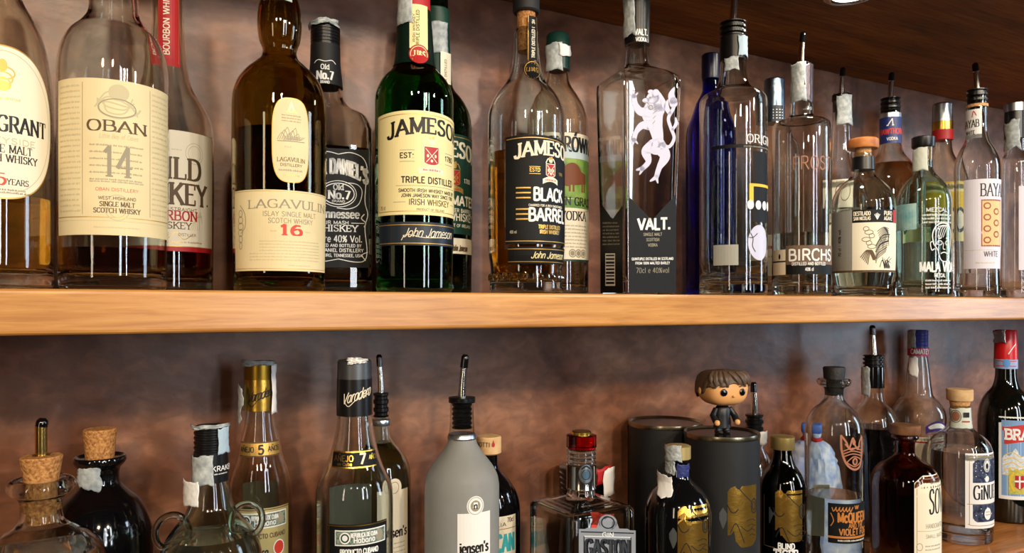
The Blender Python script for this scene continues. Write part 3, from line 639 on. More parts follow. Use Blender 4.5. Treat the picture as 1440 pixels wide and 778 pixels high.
L.text('DISTILLED AND BOTTLED BY', -3, 347, 4, INKW, w=70); L.text('JACK DANIEL DISTILLERY', -3, 354, 4.6, INKW, w=76, thick=.18); L.text('LYNCHBURG, TENNESSEE, USA', -3, 361, 4, INKW, w=72)
L.build('label', B.root, B.face(9, 475))

# green irish bottle in front
def irish_text(L, base, w, m, h=23): L.text('JAMESON', 0, base, h, m, w=w, thick=.22, thin=.12, serif=True, bow=9, gap=1.4)
B = Item('whiskey_bottle', 'green glass whiskey bottle with a yellow cream label', 'bottle', 527, 638, .70)
B.glass([(-60, 18, 1), (0, 21), (40, 24), (78, 27), (90, 28.5), (97, 30.5), (104, 36), (110, 42), (120, 49), (135, 54.5), (160, 55.5), (405, 54)], G_GREEN, base=.01)
B.liquid(308, L_BROWN)
B.lathe('cap', [(-70, 18), (-66, 21), (17, 22.5)], RED); B.lathe('neck_sleeve', [(17, 22.6), (40, 25), (80, 28), (90, 29.2), (97, 31.2)], pm('dark_green_foil', (10, 30, 22), .3))
B.patch('tax_strip', 560, 580, -20, 42, .0009, TAX, hwf=lambda y: 22 + y * .07)
L = Label(); L.region(-12, 14, 6, 68, YCREAM, 0, n=6, rows=10); L.text('TRIPLE DISTILLED', 1, 40, 4, INKB, w=52, vert=True); L.text('IRISH WHISKEY', -4.5, 40, 3, INKB, w=40, vert=True)
L.oval(1, 76, 14, 13.5, RED, 4); L.ring(1, 76, 11.6, 11, 1, YCREAM, 6); L.text('JJ&S', 1, 80, 8, YCREAM, w=17, thick=.2, serif=True, layer=7)
L.build('neck_label', B.root, B.map(588, eps=.0011, on=[(0, 21.5), (17, 22.6), (40, 25), (80, 28.4), (90, 29.6), (97, 31.6), (104, 37), (110, 43), (120, 50)]), 'cream neck strap with a round red seal')
L = Label(); top = lambda x: 155 + ((x + 14) / 60) ** 2 * 3
L.region(-89, 70, top, 302, YCREAM, 0, n=40); ribbon([(x, top(x) + 5) for x in range(-86, 67, 4)], lambda a, b_: 1, lambda q: L.poly(q, GOLDP, 1)); L.line([(-86, top(-86) + 5), (-86, 297), (66, 297)], 1, GOLDP)
irish_text(L, 186, 132, INK, 21); crest(L, 0, 218, 22, RED, CREAM2)
L.text('EST#', -36, 222, 7, INK, w=20, thick=.2); L.line([(-46, 211), (-25, 211)], .8, INKG); L.line([(-46, 227), (-25, 227)], .8, INKG); L.text('1780', 34, 222, 7, INK, w=20, thick=.2); L.line([(24, 211), (44, 211)], .8, INKG); L.line([(24, 227), (44, 227)], .8, INKG)
L.text('TRIPLE DISTILLED', 0, 257, 8.4, INK, w=88, thick=.2); L.line([(-52, 261), (52, 261)], .7, INKG)
L.text('SMOOTH IRISH WHISKEY MADE BY', 0, 270, 4.6, INK, w=96); L.text('JOHN JAMESON WAY SINCE 1780', 0, 277, 4.6, INK, w=88); L.text('IRISH WHISKEY', 0, 288, 8, INKB, w=66, thick=.15); L.line([(-56, 284), (-38, 284)], .7, INKG); L.line([(38, 284), (52, 284)], .7, INKG)
L.text('PRODUCT OF IRELAND', 0, 296, 3, INKG, w=44); L.text('70 cl', -76, 294, 5, INKG, w=11)
L.build('label', B.root, B.map(606))
L = Label(); L.region(-86, 70, 312, 345, NAVY, 0, n=38); L.line([(-86, 316), (70, 316)], 1, GOLDP); L.line([(-86, 342), (70, 342)], 1, GOLDP)
L.text('John Jameson', 0, 333, 12, CREAM2, w=84, thick=.1, slant=4, gap=.2); L.curve([(-44, 338), (-36, 330), (-10, 334), (30, 332)], .9, CREAM2)
L.build('band_label', B.root, B.map(606), 'dark band with a handwritten signature')

# second green bottle, behind
B = Item('whiskey_bottle', 'green whiskey bottle with a dark green label behind the yellow label bottle', 'bottle', 562, 664, .79)
B.glass([(0, 17, 1), (60, 18), (100, 20), (125, 25), (142, 38), (160, 47), (180, 50.5), (405, 50)], G_DGREEN, base=.01)
B.liquid(220, L_DARK)
B.lathe('cap', [(14, 17), (16, 19), (50, 19)], DKG); B.lathe('neck_sleeve', [(50, 19), (112, 22), (125, 24)], DKG); B.patch('tax_strip', 596, 628, 38, 82, .0012, TAX, hwf=lambda y: 19.5)
L = Label(); L.region(-9, 9, 72, 136, CREAM2, 0, n=4, rows=8); L.text('TRIPLE DISTILLED', 0, 104, 3, INKB, w=44, vert=True); L.build('neck_label', B.root, B.map(627, fixed=23 * B.k, eps=.001))
L = Label(); L.region(-80, 52, 186, 328, DKG, 0, n=34); L.line([(-80, 190), (52, 190)], 1, GOLDP); irish_text(L, 218, 112, CREAM2, 21); crest(L, 0, 248, 18, RED, GOLDP)
L.text('1780', 26, 254, 6, CREAM2, w=16); L.text('CASKMATES', 0, 287, 13, CREAM2, w=96, thick=.22); L.text('CRAFT BEER BARRELS', 4, 297, 5, CREAM2, w=72); L.text('IRISH WHISKEY', 0, 309, 10, CREAM2, w=88, thick=.18); L.text('PRODUCT OF IRELAND', 6, 318, 4, CREAM2, w=60)
L.build('label', B.root, B.map(638))
L = Label(); L.region(-54, 72, 334, 356, CREAM2, 0, n=28); L.text('STOUT EDITION', -8, 350, 7, INK, w=50, thick=.18); L.text('John Jameson', 38, 352, 8, INKB, w=30, slant=4); L.line([(22, 335), (22, 355)], .6, INKG)
L.build('band_label', B.root, B.map(613), 'cream band with small lettering')

# black label with amber whiskey
B = Item('whiskey_bottle', 'clear corked whiskey bottle with a black label and amber whiskey', 'bottle', 686, 794, .70)
B.glass([(42, 15, 1), (46, 17), (62, 17.5), (84, 19), (102, 22), (118, 29), (130, 39), (144, 48), (160, 53), (180, 54), (330, 54), (360, 53), (383, 50.5), (390, 51.5), (404, 51.5)], G_CLEAR, base=.012)
B.liquid(219, L_AMBER)
B.lathe('cap', [(-8, 17), (-6, 19), (17, 19), (19, 17.5)], BLACKM); B.lathe('cork', [(19, 13), (50, 12.6), (74, 12)], CORK)
for i in range(26):
    a = radians(-80 + i * 160 / 25); bb = MB()
b = MB()
for i in range(30):
    a = 2 * pi * i / 30; rr = 51 * B.k; b.ell((rr * sin(a), -rr * cos(a), B.h(391)), (.0022, .0022, .0045), n=8, k=6)
b.build('base_bosses', G_CLEAR, B.root)
L = Label(); L.region(-8, 8, 22, 84, LABK, 0, n=4, rows=8); L.line([(-7, 22), (-7, 84)], .6, GOLDP); L.line([(7, 22), (7, 84)], .6, GOLDP); L.text('TRIPLE DISTILLED IRISH', 2.4, 54, 4.4, CREAM2, w=54, vert=True)
L.oval(0, 98, 13, 13, LABK, 1); L.ring(0, 98, 11.5, 11.5, 1.2, GOLDP, 3); L.ring(0, 98, 9, 9, .7, GOLDP, 3); L.text('JJ&S', 0, 101, 6.4, GOLDP, w=14, thick=.2, serif=True, layer=3)
L.build('neck_label', B.root, B.map(749, eps=.0011), 'black neck strap with a round gold seal')
L = Label(); top = lambda x: 189 + ((x + 20) / 50) ** 2 * 3
L.region(-68, 56, top, 343, LABK, 0, n=34); ribbon([(x, top(x) + 4) for x in range(-66, 55, 4)], lambda a, b_: 1, lambda q: L.poly(q, GOLDP, 1)); L.line([(-68, 339), (56, 339)], 1, GOLDP)
L.text('JAMESON', 0, 216, 19, CREAM2, w=108, thick=.22, thin=.12, serif=True, bow=7); crest(L, 0, 238, 15, RED, CREAM2)
L.text('ESTD', -25, 241, 5, GOLDP, w=15); L.line([(-33, 234), (-17, 234)], .7, GOLDP); L.line([(-33, 244), (-17, 244)], .7, GOLDP); L.text('1780', 22, 243, 4, GOLDP, w=10)
for yy in (264, 271, 278, 294, 301, 308): L.region(-52, -31, yy - 1, yy + 1, GOLDP, 1, 4)
L.text('BLACK', 0, 281, 17, INKW, w=54, thick=.2); L.text('BARREL', 0, 310, 17, INKW, w=68, thick=.2); L.text('CHARRED FOR A RICH SMOOTHNESS', -4, 290, 3, CREAM2, w=60)
L.text('TRIPLE DISTILLED', 0, 321, 5, GOLDP, w=40, thick=.22); L.text('IRISH WHISKEY', 0, 328, 5, GOLDP, w=36, thick=.22); L.text('40% vol', -56, 328, 4, INKG, w=10)
L.build('label', B.root, B.map(773))
L = Label(); L.region(-64, 54, 347, 371, LABK, 0, n=26); L.line([(-64, 350), (54, 350)], .9, GOLDP); L.line([(-64, 368), (54, 368)], .9, GOLDP); L.text('John Jameson', 0, 363, 9, YCREAM, w=62, thick=.12, slant=4, gap=.2)
L.build('band_label', B.root, B.map(773), 'black band with a gold signature')

# grass vodka behind
B = Item('vodka_bottle', 'vodka bottle with a bison picture behind the black label whiskey', 'bottle', 741, 828, .79)
B.glass([(50, 14, 1), (100, 15), (120, 18), (136, 28), (152, 37), (168, 42), (186, 43), (408, 43)], G_WARM, base=.01)
B.liquid(250, glass('pale_green_spirit', (238, 242, 205), 0, 1.34))
B.lathe('cap', [(49, 14), (52, 16), (70, 17), (100, 17)], pm('dark_green_cap', (12, 50, 42), .35)); B.patch('tax_strip', 768, 790, 66, 104, .001, TAX, hwf=lambda y: 17); B.patch('tax_strip_tail', 786, 800, 68, 84, .002, WHITE, hwf=lambda y: 17, nx=6, ny=6, seed=5)
L = Label(); L.region(-46, 46, 206, 292, pm('grass_picture', (150, 176, 84), .6, noise=(96, 140, 60), nscale=70), 0, n=22); L.region(-46, 46, 292, 366, CREAM2, 0, n=22); L.region(-46, 46, 186, 207, CREAM2, 0, n=22)
L.region(-46, 46, 207, 222, pm('pale_sky_print', (196, 214, 220), .6), 1, n=22); L.text('ZUBRÓWKA', 0, 212, 20, INK, w=98, thick=.2, thin=.1, serif=True)
bis = pm('bison_brown', (122, 66, 34), .6)
L.region(-16, 24, lambda x: 238 - 10 * max(0, 1 - ((x + 2) / 16) ** 2) + max(0, x - 8) * .3, lambda x: 260 - abs(x) * .15, bis, 2, n=16); L.oval(-10, 249, 10, 13, bis, 2); L.oval(-17, 257, 5, 6, bis, 2)
for x_ in (-8, -2, 14, 19): L.region(x_, x_ + 3, 256, 269, bis, 2, 1)
L.text('BISON GRASS', 0, 288, 11, INK, w=84, thick=.2, thin=.1, serif=True); L.ring(0, 288, 44, 9, .8, GOLDP, 1); L.text('VODKA', 2, 309, 12, INK, w=46, thick=.18, thin=.08, serif=True)
for i in range(7): L.dashes(-24, 28, 318 + i * 5, 2.2, INKG, seed=i)
for x_ in (-2, 8, 18): L.oval(x_, 356, 6, 6, INKG, 2); L.ring(x_, 356, 4, 4, .8, CREAM2, 3)
L.line([(-46, 366), (46, 366)], 3, DKG)
L.build('label', B.root, B.map(806))

# square vodka, silver lion
B = Item('vodka_bottle', 'tall square clear vodka bottle with black label and white rampant lion', 'bottle', 838, 955, .712, psi=28)
f_ = cos(radians(28)) + sin(radians(28)); HS = 60 / f_
B.glass([(4, 14, 1), (30, 14), (62, 15.5), (84, 16.5), (95, 18.5), (100, 24), (106, 34), (112, HS - 3), (115, HS, 1), (126, HS + .6, 1), (200, HS - 1), (300, HS - 3.5), (411, HS - 5.5)], G_CLEAR, wall=.0045, base=.016, sq=B.sec(96, 108, 24), seg=128, corner=.002)
B.lathe('neck_sleeve', [(-12, 15), (-8, 18.4), (18, 18.6), (64, 17.6)], BLACK); B.patch('tax_strip', 877, 893, -14, 56, .0008, TAX, hwf=lambda y: 18.6, ragged=4)
L = Label(); L.text('VALT.', 0, 49, 8, INKW, w=20, thick=.22); L.text('VODKA', 0, 58, 5.4, INKW, w=16); L.build('neck_print', B.root, B.map(902, fixed=18.4 * B.k))
L = Label(); nt_ = lambda x: 310 - min(38, abs(x + 1) * 1.05)
L.region(-33, 33, nt_, 412, LABK, 0, n=24); L.text('VALT.', 2, 323, 15, INKW, w=45, thick=.22); L.text('SINGLE MALT', 0, 332, 4, INKG, w=26); L.text('SCOTTISH', 0, 339.5, 4, INKG, w=18); L.text('VODKA', 0, 347, 4, INKG, w=13)
L.text('QUINTUPLE DISTILLED IN SCOTLAND', 0, 366, 3.4, INKW, w=58); L.text('FROM 100% MALTED BARLEY', 0, 372, 3.4, INKW, w=48); L.text('70cl e 40%vol', 0, 384, 7, INKG, w=46, thick=.1)
# rampant lion
def blob(P, w): L.curve(P, w, LILAC, 1, 6)
tp = lambda P, ws: L.taper(P, [w * 1.28 for w in ws], LILAC)
L.oval(0, 139, 9, 8, LILAC, 1); L.oval(-9, 142, 5.5, 3.6, LILAC, 1); tp([(4, 132), (9, 146), (10, 158)], [8, 14, 10]); L.oval(-3, 130, 4, 3, LILAC, 1)
tp([(2, 146), (0, 162), (4, 180), (7, 196), (5, 208)], [16, 24, 15, 12, 17])
tp([(-5, 158), (-17, 157), (-24, 147), (-26, 135)], [12, 9, 6, 5]); tp([(-5, 177), (-15, 177), (-23, 186), (-26, 197)], [11, 8, 5, 5])
for x_, y_ in ((-32, 131), (-27, 127), (-21, 131)): tp([(-26, 136), (x_, y_)], [3.4, 1.4])
for x_, y_ in ((-33, 199), (-28, 205), (-21, 202)): tp([(-26, 196), (x_, y_)], [3.4, 1.4])
tp([(1, 206), (-9, 214), (-6, 228), (-15, 238)], [15, 11, 6, 5]); tp([(-14, 237), (-22, 239)], [5, 2]); tp([(-14, 238), (-18, 245)], [4, 1.6])
tp([(8, 206), (17, 221), (9, 237), (5, 250)], [16, 12, 6, 5]); tp([(5, 250), (-3, 255)], [5, 2]); tp([(5, 250), (7, 258)], [4, 1.6])
tp([(12, 204), (23, 208), (30, 196), (25, 181), (22, 168), (29, 154), (29, 144)], [4, 3.6, 3.6, 3.6, 3.6, 4, 8]); tp([(29, 148), (26, 136), (30, 126)], [9, 7, 1.6]); tp([(24, 162), (19, 152), (21, 143)], [4, 6, 1.6]); tp([(28, 184), (33, 176), (32, 168)], [3, 4, 1.4])
L.ring(-3, 152, 3, 3, 1, INKG, 3); L.oval(-4, 138, 1.5, 1.1, INKG, 3); L.curve([(-13, 144), (-8, 145), (-5, 148)], .9, INKG, 3)
for i in range(4): L.curve([(6 - i, 150 + i * 7), (0, 154 + i * 7)], .8, INKG, 3)
L.build('label', B.root, B.face(28, 917))
L = Label(); L.region(-17, 17, lambda x: 308 - min(22, abs(x - 2) * 1.3), 412, LABK, 0, n=12)
L.region(-9, 6, 356, 402, INKW, 1, 2)
for i in range(9): L.region(-8, 5, 358 + i * 4.8, 360 + i * 4.8 + (i % 3) * .5, LABK, 2, 1)
for i in range(7): L.dashes(-13, 12, 314 + i * 5, 2.4, INKG, seed=i)
L.build('side_label', B.root, B.face(-62, 860), 'narrow black side label with a barcode')

# blue bottle behind
B = Item('vodka_bottle', 'cobalt blue bottle with dark blue cap behind the clear bottles', 'bottle', 964, 1036, .80)
B.glass([(110, 12, 1), (128, 12.5), (145, 21), (165, 28), (180, 34), (200, 36), (410, 36)], G_BLUE, base=.01)
B.lathe('cap', [(77, 12), (79, 13.5), (108, 13.5), (112, 13)], pm('dark_blue_cap', (12, 14, 42), .3))

# tall round printed vodka with pourer
B = Item('vodka_bottle', 'tall round clear vodka bottle with white egg print and a pourer', 'bottle', 983, 1080, .70)
B.glass([(66, 18, 1), (85, 18.5), (106, 19.6), (119, 22.5), (126, 28), (131, 36), (135, 43), (141, 47.4), (150, 48.5), (408, 48.5)], G_CLEAR, base=.014)
B.liquid(392, L_CLEAR)
B.pourer(-24, 32, 54, 19, 4, hws=5); B.lathe('neck_sleeve', [(54, 18.6), (86, 19.2)], BLACK); B.patch('tax_strip', 1038, 1050, 56, 84, .0008, pm('blue_tax_paper', (168, 190, 204), .6), hwf=lambda y: 19.4); B.patch('tax_strip', 1020, 1038, 86, 104, .0012, TAX, hwf=lambda y: 19)
L = Label(); L.text('ORIGINE', 14, 200, 11, INKW, w=68, thick=.16, thin=.08, serif=True); L.region(-72, 32, 203, 208, LABK, 1, n=24); L.dashes(-24, 36, 207, 2.4, INKG, 2)
L.region(-10, 26, 212, 312, LABK, 0, n=6); L.region(-16, 30, 258, 262, pm('yellow_print', (232, 190, 40), .5), 2, n=8); L.region(-16, -9, 260, 284, pm('yellow_print', (232, 190, 40), .5), 1, n=2)
for x_ in (-14, 0, 14, 27): L.oval(x_, 288, 5.6, 6.5, INKW, 3)
L.oval(2, 341, 20, 25, LILAC, 1); L.curve([(-14, 328), (-10, 336), (-11, 346), (-6, 354)], 1.4, INK, 3); L.curve([(-16, 334), (-10, 334), (-2, 328)], 1.2, INK, 3)
L.build('label', B.root, B.map(1065), 'printed picture with a white egg and black bar')
L = Label(); L.region(-18, 19, 344, 373, pm('back_label_grey', (166, 166, 156), .6), 0, n=8); L.build('small_label', B.root, B.map(1020), 'small plain grey label')

# bottle with silver foil behind
B = Item('spirit_bottle', 'clear bottle with crinkled silver blue foil on its neck, between two tall bottles', 'bottle', 1052, 1126, .80)
B.glass([(150, 14, 1), (172, 15), (190, 22), (206, 33), (224, 37), (410, 37)], G_CLEAR)
B.lathe('foil', [(112, 13), (114, 15), (174, 15.4)], pm('blue_silver_foil', (120, 140, 160), .28, 1, bump=.8, nscale=110))
L = Label(); 
for yy in (154, 158, 162, 166): L.line([(-2, yy), (13, yy)], 1.2, INKW)
L.region(-2, 14, 148, 170, NAVY, 0, 4); L.build('neck_label', B.root, B.map(1089, fixed=15.6 * B.k))
L = Label(); L.region(-34, 34, 330, 388, CREAM2, 0, n=10); L.dashes(-20, 30, 350, 5, RED, 1); L.dashes(-20, 30, 362, 3, INKG); L.build('label', B.root, B.map(1087))

# birch bottle with pourer
B = Item('vodka_bottle', 'wide clear bottle with black lettered label low down and a metal pourer', 'bottle', 1085, 1170, .705)
B.glass([(92, 15, 1), (130, 15.5), (152, 16.5), (165, 18.5), (169, 26), (171, 35), (175, 40.5), (183, 42.5), (410, 42.5)], G_CLEAR, base=.014)
B.liquid(330, L_CLEAR)
B.pourer(45, 90, 104, 15.5, 3, hws=4.5, ydown=120, hwin=12); B.patch('tax_strip', 1113, 1133, 92, 146, .0008, TAX, hwf=lambda y: 16); B.patch('neck_foil', 1131, 1144, 94, 148, .0006, pm('dark_foil', (74, 66, 72), .3, .6, bump=.5, nscale=130), hwf=lambda y: 16, seed=8)
L = Label(); L.text('FROST', 12, 238, 18, pm('copper_print', (170, 110, 80), .4), w=64, thick=.08); L.build('print', B.root, B.map(1134))
L = Label(); L.region(-32, 52, 345, 386, pm('tan_label', (126, 98, 72), .55, noise=(96, 74, 56), nscale=90), 0, n=16); L.region(-32, 52, 372, 386, LABK, 1, n=16); L.text('BIRCHS', 8, 366, 15, INKW, w=72, thick=.18); L.text('DISTILLED AND BOTTLED', 3, 373, 4, INKW, w=52); L.text('40% cl', 2, 381, 4.4, INKW, w=12)
L.region(-62, -33, 350, 386, CREAM2, 0, n=6); L.region(-62, -33, 366, 368, LABK, 1, n=6); L.oval(-44, 360, 2, 4, LABK, 2)
L.build('label', B.root, B.map(1136))

# slim back bottle with white strip
B = Item('spirit_bottle', 'slim clear bottle with white paper strip and pourer behind the wooden capped bottle', 'bottle', 1146, 1222, .80)
B.glass([(132, 12.5, 1), (200, 14), (225, 16), (246, 24), (268, 34), (284, 38), (412, 38)], G_CLEAR)
B.pourer(95, 133, 142, 14, 2, hws=4, ydown=168, hwin=11); B.patch('tax_strip', 1177, 1197, 137, 178, .0008, TAX, hwf=lambda y: 14.5)
L = Label(); L.region(-14, 14, 252, 292, CREAM2, 0, n=6); L.ring(0, 270, 9, 12, 1, INKB); L.build('label', B.root, B.map(1184))

# squat bottle with wooden cap
B = Item('tequila_bottle', 'squat clear bottle with a round wooden cap and botanical drawing label', 'bottle', 1168, 1261, .70)
B.glass([(216, 13, 1), (238, 15), (250, 20), (258, 30), (270, 40), (284, 45.5), (300, 46.5), (360, 46.5), (384, 45), (404, 41)], G_CLEAR, base=.011, corner=.008)
B.liquid(296, L_CLEAR)
B.lathe('wooden_cap', [(196, 20), (198, 22.5), (208, 22.5), (210, 21)], pm('orange_wood', (206, 132, 70), .45, noise=(176, 104, 50), nscale=90), lab='orange brown wooden cap'); B.lathe('cork', [(210, 12), (236, 11.5)], CORKL)
B.lathe('neck_sleeve', [(222, 16.5), (240, 17)], BLACK)
L = Label(); L.region(-18, 60, 295, 382, CREAM2, 0, n=22); L.region(-66, -18, 295, 382, pm('back_grey_paper', (150, 148, 140), .6), 0, n=12); L.region(-18, 60, 295, 313, LABK, 1, n=22); L.region(49, 60, 295, 313, RED, 2, n=4)
L.text('DESTILADO', -4, 303, 5.4, CREAM2, w=24); L.text('SAN NICOLAS', -4, 309.5, 4.6, CREAM2, w=24); L.text('PURO', 37, 303, 5.6, CREAM2, w=16, layer=4); L.text('AGAVE', 37, 310, 5, CREAM2, w=16, layer=4)
for i in range(5): L.curve([(18, 309), (14 + i * 2, 300 + abs(i - 2))], 1, INKW, 3)
for i in range(9):
    L.curve([(40 - i, 330 + i * 3), (26 - i, 332 + i * 4), (16, 346 + i * 3)], 1.6 + (i % 2), INKG if i % 3 else INK, 2); L.curve([(38, 322 + i * 3), (28 + i, 320 + i), (18 + i, 326 + i * 3)], 1, INK, 2)
for i in range(6): L.ring(2 + (i % 3) * 4, 322 + i * 5, 4 + i % 2 * 2, 3, .8, INKB); L.curve([(-6 + i * 2, 362 + i * 2), (4 + i, 352), (12 + i, 366)], 1.2, INKB)
for i in range(12): L.curve([(22 + i * 2, 376 - (i * 7) % 16), (26 + i, 366 + i % 4), (30 + i, 378 - i % 3)], .9, INK, 2)
L.text('70 cl - 40% vol.', -37, 340, 5, INK, w=40, vert=True)
for i in range(4): L.text('llllllllll', -30 + i * 4, 340, 2.4, INKG, w=60, vert=True)
L.region(-66, 60, 380, 383, INKB, 1, 24)
L.build('label', B.root, B.map(1216))

# blue neck label bottle behind
B = Item('rum_bottle', 'brownish bottle with blue neck band and pourer behind the squat bottles', 'bottle', 1208, 1298, .80)
B.glass([(142, 13, 1), (165, 14), (200, 15.5), (214, 18), (230, 30), (248, 41), (268, 45), (412, 45)], G_WARM)
B.liquid(232, glass('tea_spirit', (226, 190, 150), 0, 1.34))
B.pourer(102, 138, 158, 14.5, 2, hws=4, ydown=164, hwin=11); 
L = Label(); L.region(-22, 22, 164, 201, pm('blue_band', (24, 44, 108), .4), 0, n=14, rows=3); L.region(-22, 22, 158, 164, SILVER, 0, 14); L.text('A', 0, 176, 9, INKW, w=8, thick=.16, serif=True, slant=3); L.text('HAWTHORN', 3, 188, 7, RED2, w=40, thick=.22); L.text('VODKA', 3, 197, 4, INKW, w=16)
L.build('neck_label', B.root, B.map(1252, fixed=15.8 * B.k))
L = Label(); L.region(-40, 40, 300, 396, CREAM2, 0, n=16); L.dashes(-30, 30, 330, 8, INKB); L.build('label', B.root, B.map(1253))

# pale green mezcal
B = Item('mezcal_bottle', 'pale green bottle with black cap and white line drawn face', 'bottle', 1258, 1340, .70)
B.glass([(207, 13.5, 1), (238, 14), (246, 18), (256, 28), (268, 36), (282, 40.5), (300, 41), (410, 41)], glass('aqua_glass', (220, 242, 234)), base=.014)
B.liquid(318, L_CLEAR)
B.lathe('cap', [(193, 15.5), (194, 17), (206, 17), (208, 16)], BLACK); B.lathe('cork', [(208, 11.5), (226, 11)], CORKL); B.patch('tax_strip', 1282, 1304, 210, 242, .0006, pm('printed_strip', (202, 206, 190), .6), hwf=lambda y: 14.4); 
L = Label()
L.text('MEZCAL', 0, 298, 5, INKW, w=34); L.dashes(-22, 28, 304, 3, INKW); L.dashes(-22, 28, 309, 3, INKW); L.dashes(-22, 28, 314, 2.6, INKW)
L.curve([(-6, 344), (-8, 330), (-2, 318), (10, 314), (22, 318), (27, 330), (25, 346)], 1.6, INKW); L.curve([(-6, 344), (0, 352), (4, 364), (10, 368), (18, 366), (24, 352), (25, 346)], 1.3, INKW)
for i in range(5): L.curve([(-3 + i * 3, 334), (0 + i * 4, 321), (10 + i * 3, 317)], .9, INKW)
L.ring(3, 342, 4.4, 3, 1, INKW); L.ring(18, 342, 4.4, 3, 1, INKW); L.curve([(10, 342), (9, 350), (13, 351)], 1, INKW); L.curve([(5, 357), (11, 355), (17, 357)], 1.3, INKW); L.curve([(-7, 340), (-11, 342), (-9, 352), (-5, 350)], 1.2, INKW); L.curve([(1, 336), (6, 335)], 1.4, INKW); L.curve([(15, 335), (21, 336)], 1.4, INKW)
L.text('MALA VIDA', 4, 382, 13, INKW, w=60, thick=.2); L.text('MEZCAL', 4, 390, 5, INKW, w=18)
for yy in (396, 401, 406): L.dashes(-18, 26, yy, 3, INKW)
L.build('label', B.root, B.map(1318), 'white printed face and lettering')
L = Label(); L.region(-20, 20, 285, 322, pm('turquoise_paper', (110, 176, 186), .5, noise=(180, 214, 206), nscale=60), 0, n=8); L.build('back_label', B.root, B.map(1272))

# red, gold, silver capsule behind
B = Item('spirit_bottle', 'bottle with silver, gold and red striped neck foil behind the white rum', 'bottle', 1288, 1364, .80)
B.glass([(190, 13, 1), (214, 15), (236, 26), (256, 35), (270, 38), (412, 38)], G_WARM)
B.lathe('foil', [(146, 12.5), (148, 14.5), (172, 15)], SILVER); B.lathe('gold_band', [(172, 15.2), (184, 15.3)], GOLD); B.lathe('red_band', [(184, 15.3), (198, 15.2)], RED)
L = Label(); L.region(-34, 36, 256, 340, YCREAM, 0, n=14); L.region(-34, 36, 256, 300, pm('yellow_print', (232, 190, 40), .5), 1, n=14); L.oval(8, 310, 16, 18, NAVY, 2); L.oval(8, 310, 12, 13, CREAM2, 3); L.build('label', B.root, B.map(1335))

# white rum with pourer
B = Item('rum_bottle', 'clear rum bottle with white label, orange picture panel and pourer', 'bottle', 1341, 1408, .70)
B.glass([(134, 14, 1), (150, 14.5), (188, 16), (200, 19), (212, 26), (224, 31), (236, 33.3), (250, 33.5), (330, 33.5), (380, 32), (406, 33)], G_CLEAR, base=.012)
B.liquid(385, L_CLEAR)
B.pourer(88, 126, 148, 15.5, -3, hws=4.5, ydown=160, hwin=11); B.lathe('cork_ring', [(148, 16), (152, 16)], CORKL)
L = Label(); L.region(-22, 22, 153, 194, WHITE, 0, n=12, rows=3); L.text('BAYAB', 4, 178, 10, INK, w=28, thick=.14, thin=.08, serif=True); L.text('WHITE', 4, 188, 5, INK, w=16); L.curve([(8, 164), (10, 156), (14, 162)], 1.4, RED2)
L.build('neck_label', B.root, B.map(1361, fixed=16.4 * B.k))
L = Label(); L.region(-14, 58, 252, 378, pm('lilac_white_paper', (222, 216, 226), .55), 0, n=20); L.text('BAYAB', 36, 276, 17, INK, w=50, thick=.12, thin=.06, serif=True)
L.region(12, 50, 281, 347, pm('dark_orange', (150, 76, 30), .5), 1, n=8); L.region(13.5, 48.5, 283, 345, pm('pale_orange', (236, 190, 130), .5), 2, n=8)
for i in range(7): L.ring(21 + (i % 2) * 16, 290 + i * 8, 5, 4, 2, pm('dark_orange', (150, 76, 30), .5), 3, 10)
L.text('WHITE', 28, 361, 7, INK, w=24, thick=.14); L.line([(-14, 352), (36, 352)], .6, INKL); L.dashes(4, 34, 371, 2.4, INKL)
L.build('label', B.root, B.map(1368))

# last bottle, cut by the right edge
B = Item('spirit_bottle', 'slim clear bottle with brushed silver cap at the right edge of the upper shelf', 'bottle', 1405, 1450, .72)
B.glass([(190, 14.5, 1), (214, 15.5), (219, 17), (224, 20), (240, 21.6), (300, 22), (410, 22.5)], G_CLEAR, base=.014, wall=.0035)
B.lathe('cap', [(146, 15), (147, 16.4), (158, 16.4)], pm('brushed_silver', (170, 170, 172), .3, 1)); B.lathe('neck_sleeve', [(158, 15.4), (196, 16)], BLACK); B.patch('tax_strip', 1413, 1434, 172, 212, .0008, TAX, hwf=lambda y: 16.2, ragged=5)
L = Label(); L.region(-6, 24, 262, 380, pm('lilac_white_paper', (222, 216, 226), .55), 0, n=8); L.build('label', B.root, B.map(1438))

# ------------------------------------------------ lower shelf, from the left
def low(*a, **k): return Item(*a, up=False, **k)
B = low('decanter', 'clear flanged decanter with cork and brass pourer in the lower left corner', 'decanter', -44, 152, .685)
B.glass([(674, 34, 1), (673, 42), (678, 49), (685, 50.5), (692, 46), (698, 35), (706, 31), (720, 30.5), (733, 34), (744, 50), (756, 72), (775, 90), (800, 98), (1000, 98)], G_CLEAR, wall=.004, base=.012, seg=64)
B.liquid(775, L_CLEAR, 64)
B.lathe('cork', [(641, 30), (643, 31.5), (682, 24), (735, 21)], CORK)
po = B.lathe('pourer', [(639.5, 13), (641.5, 13)], BRASS)
b = MB(); b.tube([(0, 0, B.h(y)) for y in (641, 625, 605, 598)], [9 * B.k, 9 * B.k, 9 * B.k, 9 * B.k], 18); b.build('spout', BRASS, po, angle=50)
b = MB(); b.tube([((.6 * i) * B.k, 0, B.h(600 - i * 3)) for i in range(5)], [9.3 * B.k] * 3 + [8 * B.k, 4 * B.k], 18); b.build('spout_tip', BLACKG, po)

